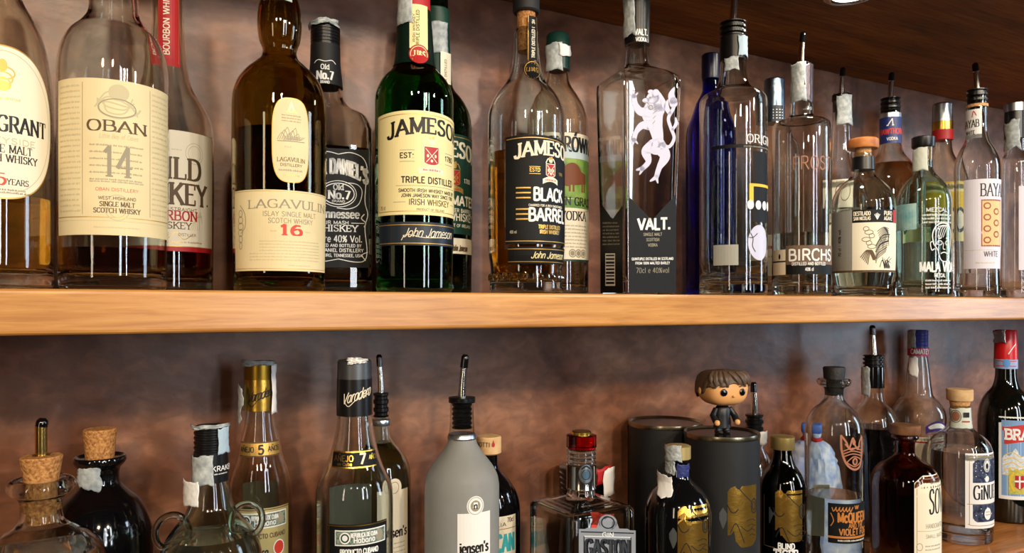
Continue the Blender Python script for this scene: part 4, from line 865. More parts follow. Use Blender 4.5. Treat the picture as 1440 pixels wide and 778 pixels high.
B = low('spirit_bottle', 'black round shouldered bottle with natural cork and raised letters', 'bottle', 59, 217, .805)
B.glass([(645, 30, 1), (641, 37), (646, 39), (652, 36), (658, 30), (668, 28), (680, 30), (690, 40), (702, 55), (720, 67), (745, 76), (778, 79), (1000, 79)], BLACKG, hollow=False, seg=64)
B.lathe('cork', [(603, 23), (605, 24.5), (643, 21), (650, 21)], CORK)
L = Label(); L.text('AMBRA', 3, 764, 15, BLACKG, w=96, thick=.22, serif=True); o = L.build('raised_lettering', B.root, B.map(168, eps=.0006)); md = o.modifiers.new('t', 'SOLIDIFY'); md.thickness = .0012; md.offset = 0
B.patch('tax_strip', 112, 142, 652, 682, .0012, TAX, ragged=5, hwf=lambda y: 33, seed=3)
L = Label(); L.oval(0, 668, 8, 7, pm('seal_brown', (150, 96, 70), .6), 0); L.ring(0, 668, 5, 4.4, 1, INKG, 1); L.build('seal', B.root, B.map(124, fixed=35 * B.k))

B = low('rum_bottle', 'clear bottle with two round glass handles and black ridged cap', 'bottle', 220, 370, .70)
B.glass([(640, 22, 1), (676, 24), (690, 28), (708, 32), (724, 40), (738, 52), (755, 64), (775, 72), (800, 75), (1000, 75)], G_GREENISH, wall=.0035, base=.012)
B.liquid(752, L_CLEAR)
B.ridged('cap', 598, 636, 24.5, BLACK, 5, amp=.05); B.lathe('neck_sleeve', [(636, 24.8), (676, 25.4)], BLACK)
for s_, cy_, cx_ in ((-1, 743, 54), (1, 737, 51)):
    b = MB(); pts = [((s_ * cx_ + 23 * cos(t)) * B.k, 0, B.h(cy_ + 24 * sin(t))) for t in [2 * pi * i / 36 for i in range(36)]]; b.tube(pts, 5.2 * B.k, 14, ring=True); b.build('handle', G_GREENISH, B.root)
B.patch('tax_strip', 271, 300, 637, 678, .0008, TAX, hwf=lambda y: 25.6, ragged=3); B.patch('tax_strip', 306, 320, 600, 636, .0008, pm('blue_tax_paper', (168, 190, 204), .6), hwf=lambda y: 25)
B.patch('tax_strip', 270, 320, 595, 600, .001, TAX, hwf=lambda y: 24.8, jit=.0015, seed=4); B.patch('tax_strip_tail', 262, 282, 670, 704, .0025, WHITE, hwf=lambda y: 34, seed=6)
L = Label(); L.text('KRAKEN', 22, 664, 7, INKW, w=40, thick=.16); L.dashes(5, 30, 669, 2, INKW); L.build('neck_print', B.root, B.map(296, fixed=25.8 * B.k))

B = low('rum_bottle', 'clear rum bottle with gold cap and gold numeral band, behind the handled bottle', 'bottle', 320, 411, .79)
B.glass([(560, 19, 1), (576, 20), (600, 23), (622, 28.5), (642, 32.5), (658, 38), (676, 43), (692, 45), (1000, 45.5)], G_WARM)
B.liquid(900, L_GOLD)
B.lathe('cap', [(508, 20), (510, 22.5), (533, 22.5)], pm('dull_gold', (160, 124, 40), .34, .9)); B.lathe('neck_sleeve', [(533, 23), (576, 23.4)], GOLD)
L = Label(); L.text('Varadero', 2, 562, 13, INK, w=40, thick=.09, slant=4, gap=.2, tilt=-.28); L.curve([(-18, 566), (-10, 572), (0, 562), (18, 556)], 1, INK); L.build('neck_print', B.root, B.map(364, fixed=23.7 * B.k))
B.patch('tax_strip', 333, 346, 540, 592, .004, TAX, hwf=lambda y: 25, ragged=6, seed=9); B.patch('tax_strip', 341, 384, 506, 513, .001, TAX, hwf=lambda y: 22.8, jit=.002, seed=10); B.patch('tax_strip_tail', 380, 386, 512, 580, .0018, WHITE, hwf=lambda y: 23, nx=4)
L = Label(); L.region(-34, 34, 624, 641, GOLDP, 0, n=16, rows=4); L.region(-34, 34, 622, 624, INKB, 0, n=16); L.region(-34, 34, 641, 643, INKB, 0, n=16)
L.text('AÑEJO', -20, 636, 7, INK, w=24, thick=.16); L.text('5', 2, 639, 12, INK, w=8, thick=.24, serif=True); L.text('AÑOS', 22, 636, 7, INK, w=20, thick=.16); L.build('shoulder_band', B.root, B.map(365))
def banknote(L, x0, x1, y0, y1):
    L.region(x0, x1, y0, y1, INKW, 1, n=16); L.region(x0 + 1.4, x1 - 1.4, y0 + 1.6, y1 - 1.6, pm('banknote_green', (150, 166, 150), .6, noise=(70, 86, 78), nscale=500), 2, n=16)
    L.oval(x0 + 15, (y0 + y1) / 2, 8, (y1 - y0) * .38, INKW, 3); L.ring(x0 + 15, (y0 + y1) / 2, 5, (y1 - y0) * .24, 2, DKG, 4); L.oval(x1 - 12, (y0 + y1) / 2, 6, (y1 - y0) * .36, INKG, 3)
    L.text('REPUBLICA DE CUBA', (x0 + x1) / 2 + 4, (y0 + y1) / 2 - 1, (y1 - y0) * .25, INKW, w=(x1 - x0) * .5, layer=4, thick=.2); L.text('Habana', (x0 + x1) / 2 + 4, y1 - 4, (y1 - y0) * .32, INKW, w=(x1 - x0) * .4, layer=4, thick=.2)
L = Label(); L.region(-44, 44, 716, 860, pm('khaki_gold', (186, 172, 116), .45, .3), 0, n=20); L.line([(-44, 718), (44, 718)], 1.4, INKB); banknote(L, -40, 38, 722, 744)
L.text('PRODUCTO CUBANO', 4, 758, 6, INKB, w=62, thick=.2); L.oval(24, 774, 9.5, 11, INKW, 2); L.oval(24, 774, 8, 9.5, RED2, 3); L.text('Varadero', -18, 784, 12, INK, w=48, slant=3); L.build('label', B.root, B.map(370))
L = Label(); L.region(-30, 30, 696, 790, pm('back_label_grey', (166, 166, 156), .6), 0, n=10); L.build('back_label', B.root, B.map(366, back=True))

B = low('rum_bottle', 'clear rum bottle with black lettered neck sleeve and black label with banknote strip', 'bottle', 443, 553, .72)
B.glass([(570, 21, 1), (583, 24), (600, 26), (620, 30), (640, 35.5), (660, 43), (674, 50), (688, 54), (702, 55), (1000, 55)], G_CLEAR, base=.01)
B.lathe('cap', [(506, 22), (508, 24), (532, 24.4)], pm('pewter', (96, 98, 100), .4, .8)); B.lathe('neck_sleeve', [(532, 24.8), (583, 25.6)], BLACK)
B.patch('tax_strip', 490, 514, 502, 510, .0006, WHITE, hwf=lambda y: 23.5, jit=.003, seed=12)
L = Label(); L.text('Varadero', 0, 563, 14, CREAM2, w=44, thick=.09, slant=4, gap=.2, tilt=-.3); L.curve([(-18, 566), (-12, 572), (0, 562), (20, 554)], .9, CREAM2); L.build('neck_print', B.root, B.map(502, fixed=25.9 * B.k))
L = Label(); L.region(-34, 38, 637, 657, LABK, 0, n=18, rows=4); L.region(-34, 38, 635, 637, GOLD, 0, n=18); L.region(-34, 38, 657, 659, GOLD, 0, n=18)
L.text('AÑEJO', -14, 649, 8, GOLD, w=30, thick=.16); L.text('en Cuba', -12, 655, 4, GOLD, w=22); L.text('7', 14, 653, 14, CREAM2, w=9, thick=.22, serif=True); L.text('AÑOS', 32, 648, 6, GOLD, w=16); L.build('shoulder_band', B.root, B.map(496))
L = Label(); L.region(-40, 54, 738, 860, LABK, 0, n=24); L.line([(-40, 740), (54, 740)], 1.6, GOLD); L.line([(-38, 740), (-38, 800)], 1.2, GOLD); banknote(L, -28, 50, 746, 768)
L.text('PRODUCTO CUBANO', 8, 780, 7, INKW, w=56, thick=.2); L.build('label', B.root, B.map(498))
L = Label(); L.region(-36, 38, 708, 860, pm('back_label_grey', (166, 166, 156), .6), 0, n=14); L.build('back_label', B.root, B.map(490, back=True))

B = low('gin_bottle', 'pale yellow green gin bottle with pourer behind the banknote label rum', 'bottle', 493, 578, .79)
B.glass([(584, 11, 1), (606, 12.5), (618, 15), (628, 22), (638, 31), (650, 38), (664, 41.5), (680, 42.5), (1000, 42.5)], G_GREENISH)
B.liquid(622, glass('straw_gin', (240, 238, 196), 0, 1.34))
B.pourer(498, 552, 586, 11, -3, hws=4); B.lathe('silver_ring', [(590, 12.6), (592, 13.4), (596, 13.4), (598, 12.8)], SILVER)
L = Label(); L.region(-12, 36, 692, 900, CREAM2, 0, n=10); L.oval(10, 688, 12, 13, CREAM2, 0); L.ring(10, 688, 7, 8, 1, INKG, 1); L.text("jensen's", 10, 758, 13, INK, w=46, thick=.2, thin=.1)
for i in range(5): L.dashes(-4, 30, 768 + i * 6, 2, INKG)
L.build('label', B.root, B.map(545))

FROST = pm('frosted_glass', (192, 193, 189), .5, 0, .55, 1.3, noise=(184, 185, 181), nscale=40)
B = low('gin_bottle', 'frosted grey gin bottle with pourer and narrow white label', 'bottle', 597, 702, .71)
B.glass([(565, 15, 1), (567, 17.5), (590, 17), (611, 18.5)], G_CLEAR, hollow=False, name='neck_glass', corner=0.0001, punt=False) if False else None
b = MB(); pr = [(17 * B.k, B.h(564)), (17.3 * B.k, B.h(590)), (18.6 * B.k, B.h(612)), (16.6 * B.k, B.h(612)), (15.2 * B.k, B.h(590)), (15 * B.k, B.h(564))]; b.lathe(pr, 40, closed=True); b.build('neck_glass', G_CLEAR, B.root)
B.glass([(612, 18.6, 1), (620, 20), (632, 26), (644, 35), (656, 44), (668, 50), (682, 52.5), (1000, 52.5)], FROST, hollow=False)
B.pourer(498, 558, 566, 19, 5, hws=5.2); B.ridged('stopper', 566, 602, 14.2, RUBBER, 5, amp=.12); B.lathe('silver_ring', [(609, 18.6), (611, 20), (615, 21), (617, 20)], SILVER)
L = Label(); L.region(-25, 26, 723, 900, WHITE, 0, n=10); L.oval(1, 713, 13, 14, WHITE, 0); L.ring(1, 713, 11, 12, .8, INKG, 1); L.oval(1, 713, 7.5, 8, INKG, 1); L.poly([(-3, 716), (5, 716), (4, 708), (-2, 708)], WHITE, 3); L.text('n', 1, 717, 8, INK, w=6, thick=.22, layer=4)
L.text("jensen's", 0, 779, 14, INK, w=44, thick=.2, thin=.1); L.build('label', B.root, B.map(667))

B = low('bitter_bottle', 'dark bottle with pale printed stopper behind the frosted gin bottle', 'bottle', 643, 732, .80)
B.glass([(640, 12, 1), (656, 13), (664, 18), (674, 28), (688, 37), (706, 43), (726, 44.5), (1000, 44.5)], BLACKG, hollow=False)
B.lathe('stopper', [(613, 16), (615, 17.5), (636, 17.5), (638, 15)], WOODCAP)
L = Label(); L.text('MOTTI', -5, 629, 6, INKB, w=22, thick=.16); L.oval(11, 626, 2.2, 3.4, RED, 2); L.poly([(9.4, 625), (12.6, 625), (11, 619)], RED, 2); L.build('stopper_print', B.root, B.map(683, fixed=17.7 * B.k))
L = Label(); L.region(-42, 44, 728, 900, CREAM2, 0, n=20); L.text('70cl', 33, 737, 6, INKB, w=12); L.text('BOTTIGLIA', 0, 742, 5, INKB, w=50); L.line([(-40, 746), (44, 746)], 1, GOLDP); L.text('AMERICAN', 0, 778, 24, pm('teal_ink', (60, 176, 184), .5), w=80, thick=.2, thin=.12); L.build('label', B.root, B.map(688))

B = low('gin_bottle', 'square clear gin bottle with red glass stopper and grey metal plaque', 'bottle', 741, 895, .70, psi=36)
HS = 77 / (cos(radians(36)) + sin(radians(36)))
B.glass([(632, 17, 1), (660, 18), (690, 19), (698, 22), (703, 30), (706, 42), (709, HS - 2), (713, HS), (1000, HS)], G_CLEAR, wall=.005, base=.016, sq=B.sec(697, 708, 14), seg=96)
B.liquid(860, L_CLEAR, 96)
B.lathe('stopper', [(611, 19), (612, 21.5), (628, 21.5), (630, 20)], G_RED, lab='red glass stopper'); B.lathe('stopper_top', [(606, 13), (607, 14), (611, 14)], GOLD); B.ridged('collar', 631, 651, 20.6, G_CLEAR, 3, amp=.04); B.lathe('neck_band', [(652, 20.8), (653, 21.6), (655, 21.2), (683, 21.2), (685, 21.8), (687, 21)], CHROME)
L = Label(); L.oval(0, 667, 11, 14, SILVER, 0); L.ring(0, 667, 11, 14, 1.4, INK, 1); L.curve([(-6, 660), (0, 656), (6, 660)], 2, INK, 2); L.region(-5, 5, 663, lambda x: 676 - abs(x) * .8, pm('blue_grey', (80, 110, 130), .4, .5), 2, 4); L.ring(0, 668, 6, 7, 1, INK, 3); L.build('crest', B.root, B.map(824, fixed=21.9 * B.k), 'oval metal crest')
PL = pm('plaque_metal', (158, 163, 170), .42, .35, bump=.3, nscale=90)
L = Label(); L.region(-40, 40, lambda x: 742 - (10 if abs(x) < 14 else 0) + (0 if abs(x) < 32 else 2), 900, PL, 0, n=20)
L.oval(0, 734, 13, 11, PL, 0); L.ring(0, 734, 9, 8, 1.6, INK, 2); L.line([(-37, 748), (37, 748)], 1.6, INK); L.line([(-33, 754), (33, 754)], 1, INKW); L.line([(-33, 754), (-33, 850)], 1.4, INK); L.line([(33, 754), (33, 850)], 1.4, INK)
L.text('GIN', 0, 756 - 2, 6, INKW, w=16); L.text('GASTON', 0, 781, 22, INK, w=62, thick=.26, thin=.14, serif=True); L.text('GASTON', -1, 780, 22, SILVER, w=62, thick=.14, thin=.08, serif=True, layer=4)
o = L.build('plaque', B.root, B.face(36, 853, eps=.0005), 'raised grey metal plaque with a name')
L = Label(); L.region(-16, 16, 722, 756, RED2, 0, n=2); L.build('sticker', B.root, B.face(36, 846, eps=.0001), 'red square sticker')

B = low('liqueur_bottle', 'dark capped bottle with red and white paper tag behind the square gin bottle', 'bottle', 784, 860, .832)
B.glass([(700, 20, 1), (720, 30), (745, 36), (1000, 38)], BLACKG, hollow=False)
B.ridged('cap', 654, 700, 36, BLACKG, 6, amp=.05); B.patch('paper_tag', 838, 858, 650, 672, .0015, RED, hwf=lambda y: 40, nx=6, ny=4, ragged=3); B.patch('paper_tag', 846, 860, 652, 690, .003, WHITE, hwf=lambda y: 41, nx=5, ny=5, ragged=3, seed=4)

# the two black canisters
def canister(label, xl, xr, Y, ytop):
    B = low('canister', label, 'canister', xl, xr, Y, group=None); hw = (xr - xl) / 2; k = B.k
    b = MB(); H = B.h(ytop + 3); b.lathe([(0, 0), (hw * k - .001, 0), (hw * k, .001), (hw * k, H)] + [((hw - 4) * k, H), (0, H - .002)], 64); b.build('tube_body', pm('black_card', (24, 25, 27), .55, bump=.1), B.root)
    b = MB(); b.lathe([((hw + .3) * k, H - .003), ((hw + .8) * k, H), ((hw + .3) * k, H + .003), ((hw - 1.5) * k, H + .003), ((hw - 3.5) * k, H + .0005), ((hw - 1) * k, H - .0005)], 64, closed=True); b.build('metal_rim', pm('dull_brass_rim', (150, 140, 116), .26, 1), B.root)
    b = MB(); b.lathe([(0, H + .0006), ((hw - 3) * k, H + .0006), ((hw - 3) * k, H - .002), (0, H - .002)], 48); b.build('lid', pm('dark_lid', (52, 50, 46), .2, .8), B.root)
    B.top = H; return B
canister('plain black cardboard canister with brass rim, partly behind the other canister', 884, 988, .819, 592)
def tiger(L, y0, s=1.0):
    """gold foil half of a cat's face"""
    top = lambda x: y0 + (0 if x > -6 else (x + 6) ** 2 * .08) + (4 if -2 < x < 4 else 0)
    def bot(x):
        return y0 + 88 * s - (18 * s if x < -6 else 0) - (max(0, 8 - abs(x + 4)) * 1.2) - max(0, x - 22) ** 2 * .06
    L.region(-16 * s, 36 * s, top, bot, pm('tiger_gold', (232, 180, 82), .27, .95, bump=.6, nscale=60), 0, n=22)
    L.region(-28 * s, -17 * s, lambda x: y0 + 30 * s + abs(x + 22) * 1.6, lambda x: y0 + 62 * s - abs(x + 22) * 2.6, pm('tiger_silver', (176, 186, 190), .3, .95), 0, n=6)
    L.curve([(-16, y0 + 26), (-10, y0 + 36), (-4, y0 + 36), (0, y0 + 32)], 1.4, INK, 1); L.curve([(2, y0 + 4), (14, y0 + 16), (24, y0 + 24)], 1.2, INK, 1)
    L.ring(29, y0 + 30, 6, 10, 1.8, INK, 1); L.ring(29, y0 + 30, 3, 6, 1.2, INK, 2); L.curve([(-12, y0 + 66), (-4, y0 + 52), (4, y0 + 66), (10, y0 + 80)], 1.3, INK, 1); L.curve([(4, y0 + 56), (16, y0 + 64), (28, y0 + 58)], 1.1, INK, 1)
    for i in range(4): L.curve([(14 + i * 2, y0 + 50 + i * 7), (24, y0 + 48 + i * 7), (33, y0 + 52 + i * 7)], .9, INK, 1)
CAN = canister('black cardboard canister with gold foil print, the figurine standing on it', 962, 1069, .715, 607)
CAN.prof = [(53.5 * CAN.k, 1), (53.5 * CAN.k, 0)]
L = Label(); tiger(L, 684, .98); L.build('foil_print', CAN.root, CAN.map(1037))

B = low('gin_bottle', 'black bottle with torn tax strip over pale cap, in front of the canisters', 'bottle', 907, 1001, .69)
B.glass([(645, 14, 1), (665, 15.5), (672, 18), (680, 26), (690, 36), (702, 43), (718, 47), (1000, 47)], BLACKG, hollow=False)
B.lathe('cap', [(626, 16), (627, 18), (644, 18), (645, 17)], pm('pale_gold_cap', (196, 172, 112), .36, .5)); B.patch('tax_strip', 936, 958, 624, 646, .0006, TAX, hwf=lambda y: 18.4, jit=.001); B.patch('tax_strip', 936, 950, 646, 664, .001, TAX, hwf=lambda y: 16, jit=.0015, seed=3); B.patch('tax_strip_tail', 926, 946, 664, 690, .0012, WHITE, hwf=lambda y: 28 + max(0, y - 674) * 1.0, ragged=3, seed=5); B.patch('neck_paper', 952, 968, 650, 668, .0006, pm('blue_foil', (44, 52, 110), .4), hwf=lambda y: 16, seed=6)
L = Label(); tiger(L, 712, 1.0); L.build('foil_print', B.root, B.map(968))

B = low('gin_bottle', 'dark olive bottle with matt gold cap and gold print, right of the canister', 'bottle', 1067, 1134, .70)
B.glass([(630, 13, 1), (646, 15.5), (654, 19), (664, 26), (676, 31.5), (688, 33.5), (1000, 33.5)], G_SMOKE); B.liquid(690, L_BROWN)
B.lathe('cap', [(613, 16), (614, 17.6), (630, 17.6), (631, 17)], pm('matt_gold', (206, 180, 112), .34, .8))
L = Label(); tiger(L, 690, .82); L.line([(-32, 700), (-32, 772), (-14, 772)], .7, GOLDP); L.text('BLIND', 3, 772, 7.5, INKW, w=24, thick=.24); L.text('TIGER', 3, 784, 10, INKW, w=36, thick=.24, serif=True); L.build('foil_print', B.root, B.map(1103))

# the small doll on the canister
B = Item('toy_figurine', 'small vinyl doll with big head, brown hair and black clothes standing on canister', 'toy', 985, 1047, .715, up=False, base=ZL + CAN.top + .0012)
u = B.k; H = lambda y: B.h(y) - B.h(607)
SKIN = pm('toy_skin', (226, 166, 104), .45); HAIR = pm('toy_hair', (84, 64, 48), .5); CLOTH = pm('toy_black', (20, 20, 23), .4)
TR = radians(32)
def rot(x, y): return (x * cos(TR) - y * sin(TR), x * sin(TR) + y * cos(TR))
hz = H(544); b = MB(); b.ell((0, 0, hz), (34 * u, 29 * u, 25 * u), 3.0, 36, 22, rot=TR, fn=lambda x, y, z: (x * (1 - .1 * max(0, -z / (25 * u))), y, z)); b.build('head', SKIN, B.root)
b = MB(); n = 120; K = 14; v = []; f = []
for i in range(n):
    a = 2 * pi * i / n; fr = max(0, cos(a)); sd = abs(sin(a))
    lo = -.55 if fr < .02 and sd < .8 else (-.30 if fr < .35 else .30 - .14 * abs(sin(a * 6)) + .1 * sin(a * 2 + .5))
    if .02 < fr < .35: lo = -.30 + (fr / .35) * .45
    for j in range(K + 1):
        t = 1 - (1 - lo) * j / K; z = t * 27.5 * u; q = (max(0, 1 - abs(t) ** 3) ** (1 / 3)) if t < 1 else 0
        g = 1 + .022 * sin(a * 17 + j * .5) * (j / K); ex = 2 / 3.0
        sx = math.copysign(abs(sin(a)) ** ex, sin(a)) * 36.5 * u * q * g; sy = -math.copysign(abs(cos(a)) ** ex, cos(a)) * 31.5 * u * q * g
        x, y = rot(sx, sy); v.append((x, y, hz + z + .4 * u))
for i in range(n):
    l = (i + 1) % n
    for j in range(K): f.append((i * (K + 1) + j, i * (K + 1) + j + 1, l * (K + 1) + j + 1, l * (K + 1) + j))
o = link('hair', v, f, HAIR, B.root); md = o.modifiers.new('t', 'SOLIDIFY'); md.thickness = 3 * u; md.offset = -1
b = MB()
for i in range(9):
    a = radians(-62 + i * 15); pts = []
    for t in (0.0, .3, .6, 1):
        aa = a + t * .16; zz = (24 - t * 17 - (i % 2) * 3 * t) * u; q = (max(0, 1 - (zz / (27.5 * u)) ** 3)) ** (1 / 3); ex = 2 / 3
        pts.append((*rot(math.copysign(abs(sin(aa)) ** ex, sin(aa)) * 36 * u * q, -math.copysign(abs(cos(aa)) ** ex, cos(aa)) * 31.4 * u * q), hz + zz))
    b.tube(pts, [3.4 * u, 4.6 * u, 4.2 * u, .8 * u], 8)
b.build('fringe', HAIR, B.root)
for s_ in (-1, 1):
    b = MB(); x, y = rot(s_ * 15 * u, -28.6 * u); b.ell((x, y, hz - 3.5 * u), (5.2 * u, 1.6 * u, 5.2 * u), rot=TR + s_ * .16); b.build('eye', BLACKG, B.root)
    b = MB(); x, y = rot(s_ * 35 * u, 2 * u); b.ell((x, y, hz - 3 * u), (2.6 * u, 4 * u, 6 * u), rot=TR); b.build('ear', SKIN, B.root)
    b = MB(); b.tube([(*rot(s_ * 9.5 * u, -29.4 * u), hz + 4.4 * u), (*rot(s_ * 15 * u, -29.2 * u), hz + 6 * u), (*rot(s_ * 21 * u, -28.2 * u), hz + 5 * u)], 1.0 * u, 6); b.build('eyebrow', HAIR, B.root)
    b = MB(); b.tube([(*rot(s_ * 11 * u, -1 * u), H(573)), (*rot(s_ * 17.5 * u, -3 * u), H(582)), (*rot(s_ * 17 * u, -10 * u), H(589))], [4.2 * u, 4.6 * u, 4.8 * u], 12); b.build('arm', CLOTH, B.root)
    b = MB(); x, y = rot(s_ * 16.6 * u, -13 * u); b.ell((x, y, H(591)), (4 * u, 4.2 * u, 4.2 * u), 2.4, 14, 10); b.build('hand', SKIN, B.root)
    b = MB(); x, y = rot(s_ * 6.4 * u, 0); b.lathe([(0, 0), (5.6 * u, 0), (5.8 * u, 2 * u), (4.6 * u, 5 * u), (4.8 * u, H(590)), (0, H(589))], 18, c=(x, y, 0)); x2, y2 = rot(s_ * 6.4 * u, -3.4 * u); b.ell((x2, y2, 2 * u), (4.8 * u, 5.6 * u, 2 * u), 2.6, 14, 8); b.build('leg', CLOTH, B.root)
b = MB(); x, y = rot(0, -30.5 * u); b.ell((x, y, hz - 9 * u), (2.2 * u, 1.8 * u, 1.7 * u)); b.build('nose', SKIN, B.root)
b = MB(); b.lathe([(0, H(566)), (8 * u, H(568)), (12.5 * u, H(573)), (12.4 * u, H(582)), (13.6 * u, H(594)), (14 * u, H(599)), (0, H(598))], 24, sec=lambda t, z: 1 - .22 * abs(cos(t - TR))); b.build('coat', CLOTH, B.root)

# behind the canisters: bottle with pourer
B = low('spirit_bottle', 'clear bottle with black pourer showing behind the doll and canister', 'bottle', 1034, 1088, .825)
B.glass([(610, 11, 1), (625, 13), (640, 20), (655, 26), (1000, 27)], G_CLEAR); B.pourer(537, 582, 611, 13, -1, hws=4.6, ydown=618, hwin=9)
B.patch('paper_seal', 1062, 1078, 606, 622, .001, WHITE, hwf=lambda y: 17, nx=5, ny=5, seed=8, ragged=3)

# crumpled bag behind
B = low('plastic_bag', 'crumpled white plastic bag with blue print and red tie behind the bottles', 'bag', 1094, 1186, .815)
R0 = random.Random(5); b = MB(); rows = [(606, 10), (612, 11), (617, 10), (624, 24), (640, 36), (670, 43), (720, 46), (800, 46), (900, 44)]
pts = catmull(rows, 4); v = []; f = []; n = 40
for y, hw in pts:
    for i in range(n):
        t = 2 * pi * i / n; q = hw * B.k * (1 + R0.uniform(-.09, .09)); v.append((q * sin(t), -q * cos(t) * .8, max(0, B.h(y)) + R0.uniform(0, .001)))
for j in range(len(pts) - 1):
    for i in range(n): f.append((j * n + i, (j + 1) * n + i, (j + 1) * n + (i + 1) % n, j * n + (i + 1) % n))
f.append(tuple(range(n))[::-1]); f.append(tuple((len(pts) - 1) * n + i for i in range(n)))
link('bag_body', v, f, pm('bag_plastic', (224, 229, 240), .3, noise=(150, 172, 222), nscale=60), B.root)
b = MB(); b.lathe([(11.5 * B.k, B.h(614)), (14 * B.k, B.h(617)), (13 * B.k, B.h(621)), (10.5 * B.k, B.h(619))], 24, closed=True); b.build('tie', RED, B.root, smooth=True)
b = MB(); b.ell((0, 0, B.h(602)), (13 * B.k, 10 * B.k, 8 * B.k), 5, 16, 10); b.build('bag_top', pm('bag_blue', (66, 104, 186), .35), B.root)

# copper crown bottle
B = low('gin_bottle', 'tall flanged clear bottle with black stopper and copper crown emblem', 'bottle', 1131, 1216, .70)
B.glass([(536, 13, 1), (532, 20), (536, 25), (541, 23), (545, 15), (552, 13.5), (561, 15), (567, 20), (576, 30), (588, 38), (602, 41.6), (620, 42.5), (1000, 42.5)], G_CLEAR, wall=.003, base=.016)
B.liquid(694, L_CLEAR)
B.lathe('stopper', [(516, 15), (518, 16.2), (536, 14.6)], pm('black_cork', (26, 23, 22), .6, bump=.8, nscale=300)); B.lathe('stopper_plug', [(536, 11.5), (556, 10.8)], pm('black_cork', (26, 23, 22), .6))
COP = pm('copper_print', (190, 118, 84), .3, .9); L = Label()
L.curve([(-18, 612), (-17, 634), (-10, 652), (2, 660), (14, 656), (19, 640), (19, 616)], 3, COP); L.curve([(-18, 612), (-10, 622), (-6, 630), (0, 616), (4, 626), (10, 632), (13, 622), (19, 614)], 2.6, COP)
for yy in (634, 638, 642): L.curve([(-15, yy), (0, yy - 4), (18, yy)], 1.5, COP)
L.curve([(-10, 650), (2, 642), (16, 648), (4, 656), (-10, 650)], 1.6, COP, 2); L.oval(4, 649, 5, 5.5, COP, 2); L.oval(4, 649, 2.4, 3, INK, 3); L.oval(2, 622, 3, 4, COP, 2); L.curve([(-12, 624), (-4, 632), (4, 630), (14, 628)], 2, COP)
L.build('emblem', B.root, B.map(1198, eps=.0006), 'copper crown with an eye')
L = Label(); L.region(-34, 34, 708, 764, LABK, 0, n=16); OR = pm('orange_print', (214, 134, 62), .4, .3)
L.text('McQUEEN', 6, 734, 13, OR, w=52, thick=.2); L.text('AND THE', 10, 742, 6, OR, w=28); L.text('VIOLET FOG', 8, 752, 8.5, OR, w=52, thick=.2); L.region(-34, 34, 754, 757, OR, 1, n=14); L.dashes(-20, 30, 761, 2.4, CREAM2)
for i in range(6): L.curve([(-28 + i * 5, 714), (-26 + i * 5, 719), (-22 + i * 5, 713)], 1.4, OR)
L.curve([(-30, 722), (-26, 732), (-30, 740)], 1.2, OR); L.text('w', 10, 716, 7, OR, w=8, thick=.2); L.build('label', B.root, B.map(1196))
L = Label(); L.region(-18, 18, 700, 770, CREAM2, 0, n=8)
for i in range(7): L.dashes(-16, 16, 708 + i * 6, 3, INK)
L.build('back_label', B.root, B.map(1150, back=True))

B = low('liqueur_bottle', 'bottle of nearly black liqueur with pourer behind the copper crown bottle', 'bottle', 1194, 1264, .80)
B.glass([(530, 13.5, 1), (562, 15), (568, 19), (576, 27), (588, 33), (604, 35), (1000, 35)], G_CLEAR); B.liquid(600, pm('black_liqueur', (14, 9, 8), .05))
B.pourer(457, 499, 516, 15.4, -2, hws=4.2); B.ridged('stopper', 516, 545, 13, RUBBER, 3, amp=.04) if False else B.lathe('neck_sleeve', [(516, 15), (545, 15.6)], BLACKG)
B.patch('tax_strip', 1213, 1224, 516, 556, .002, TAX, hwf=lambda y: 15.6, seed=3)

B = low('rum_bottle', 'clear bottle with bulging shoulder, blue cap and red neck band, at the back', 'bottle', 1252, 1332, .828)
B.glass([(495, 12, 1), (505, 14), (525, 17), (545, 19.5), (556, 22), (564, 30), (576, 38), (590, 40), (604, 38), (612, 39), (1000, 40)], G_CLEAR)
B.liquid(700, L_DARK)
B.ridged('cap', 464, 489, 14.4, pm('blue_cap', (40, 46, 128), .35), 5, amp=.05); B.lathe('neck_band', [(489, 15.4), (500, 15.6)], pm('crimson_band', (190, 44, 70), .4)); B.patch('tax_strip', 1276, 1288, 464, 490, .0008, TAX, hwf=lambda y: 14.6); B.patch('tax_strip_tail', 1279, 1291, 502, 528, .001, WHITE, hwf=lambda y: 16, seed=3)
L = Label(); L.text('CAMATEY', 1, 498, 6.4, INKW, w=30, thick=.2); L.build('band_print', B.root, B.map(1294, fixed=15.8 * B.k))
L = Label(); L.region(-40, 40, 615, 700, CREAM2, 0, n=16); L.line([(-40, 622), (40, 622)], 2, RED); L.build('label', B.root, B.map(1292))
L = Label(); L.region(-20, 20, lambda x: 592 + x * x * .02, lambda x: 606 + x * x * .01, pm('purple_print', (70, 50, 130), .5), 0, 10); L.region(-17, 17, lambda x: 595 + x * x * .02, lambda x: 602 + x * x * .01, INKW, 1, 10); L.build('ribbon_label', B.root, B.map(1318))

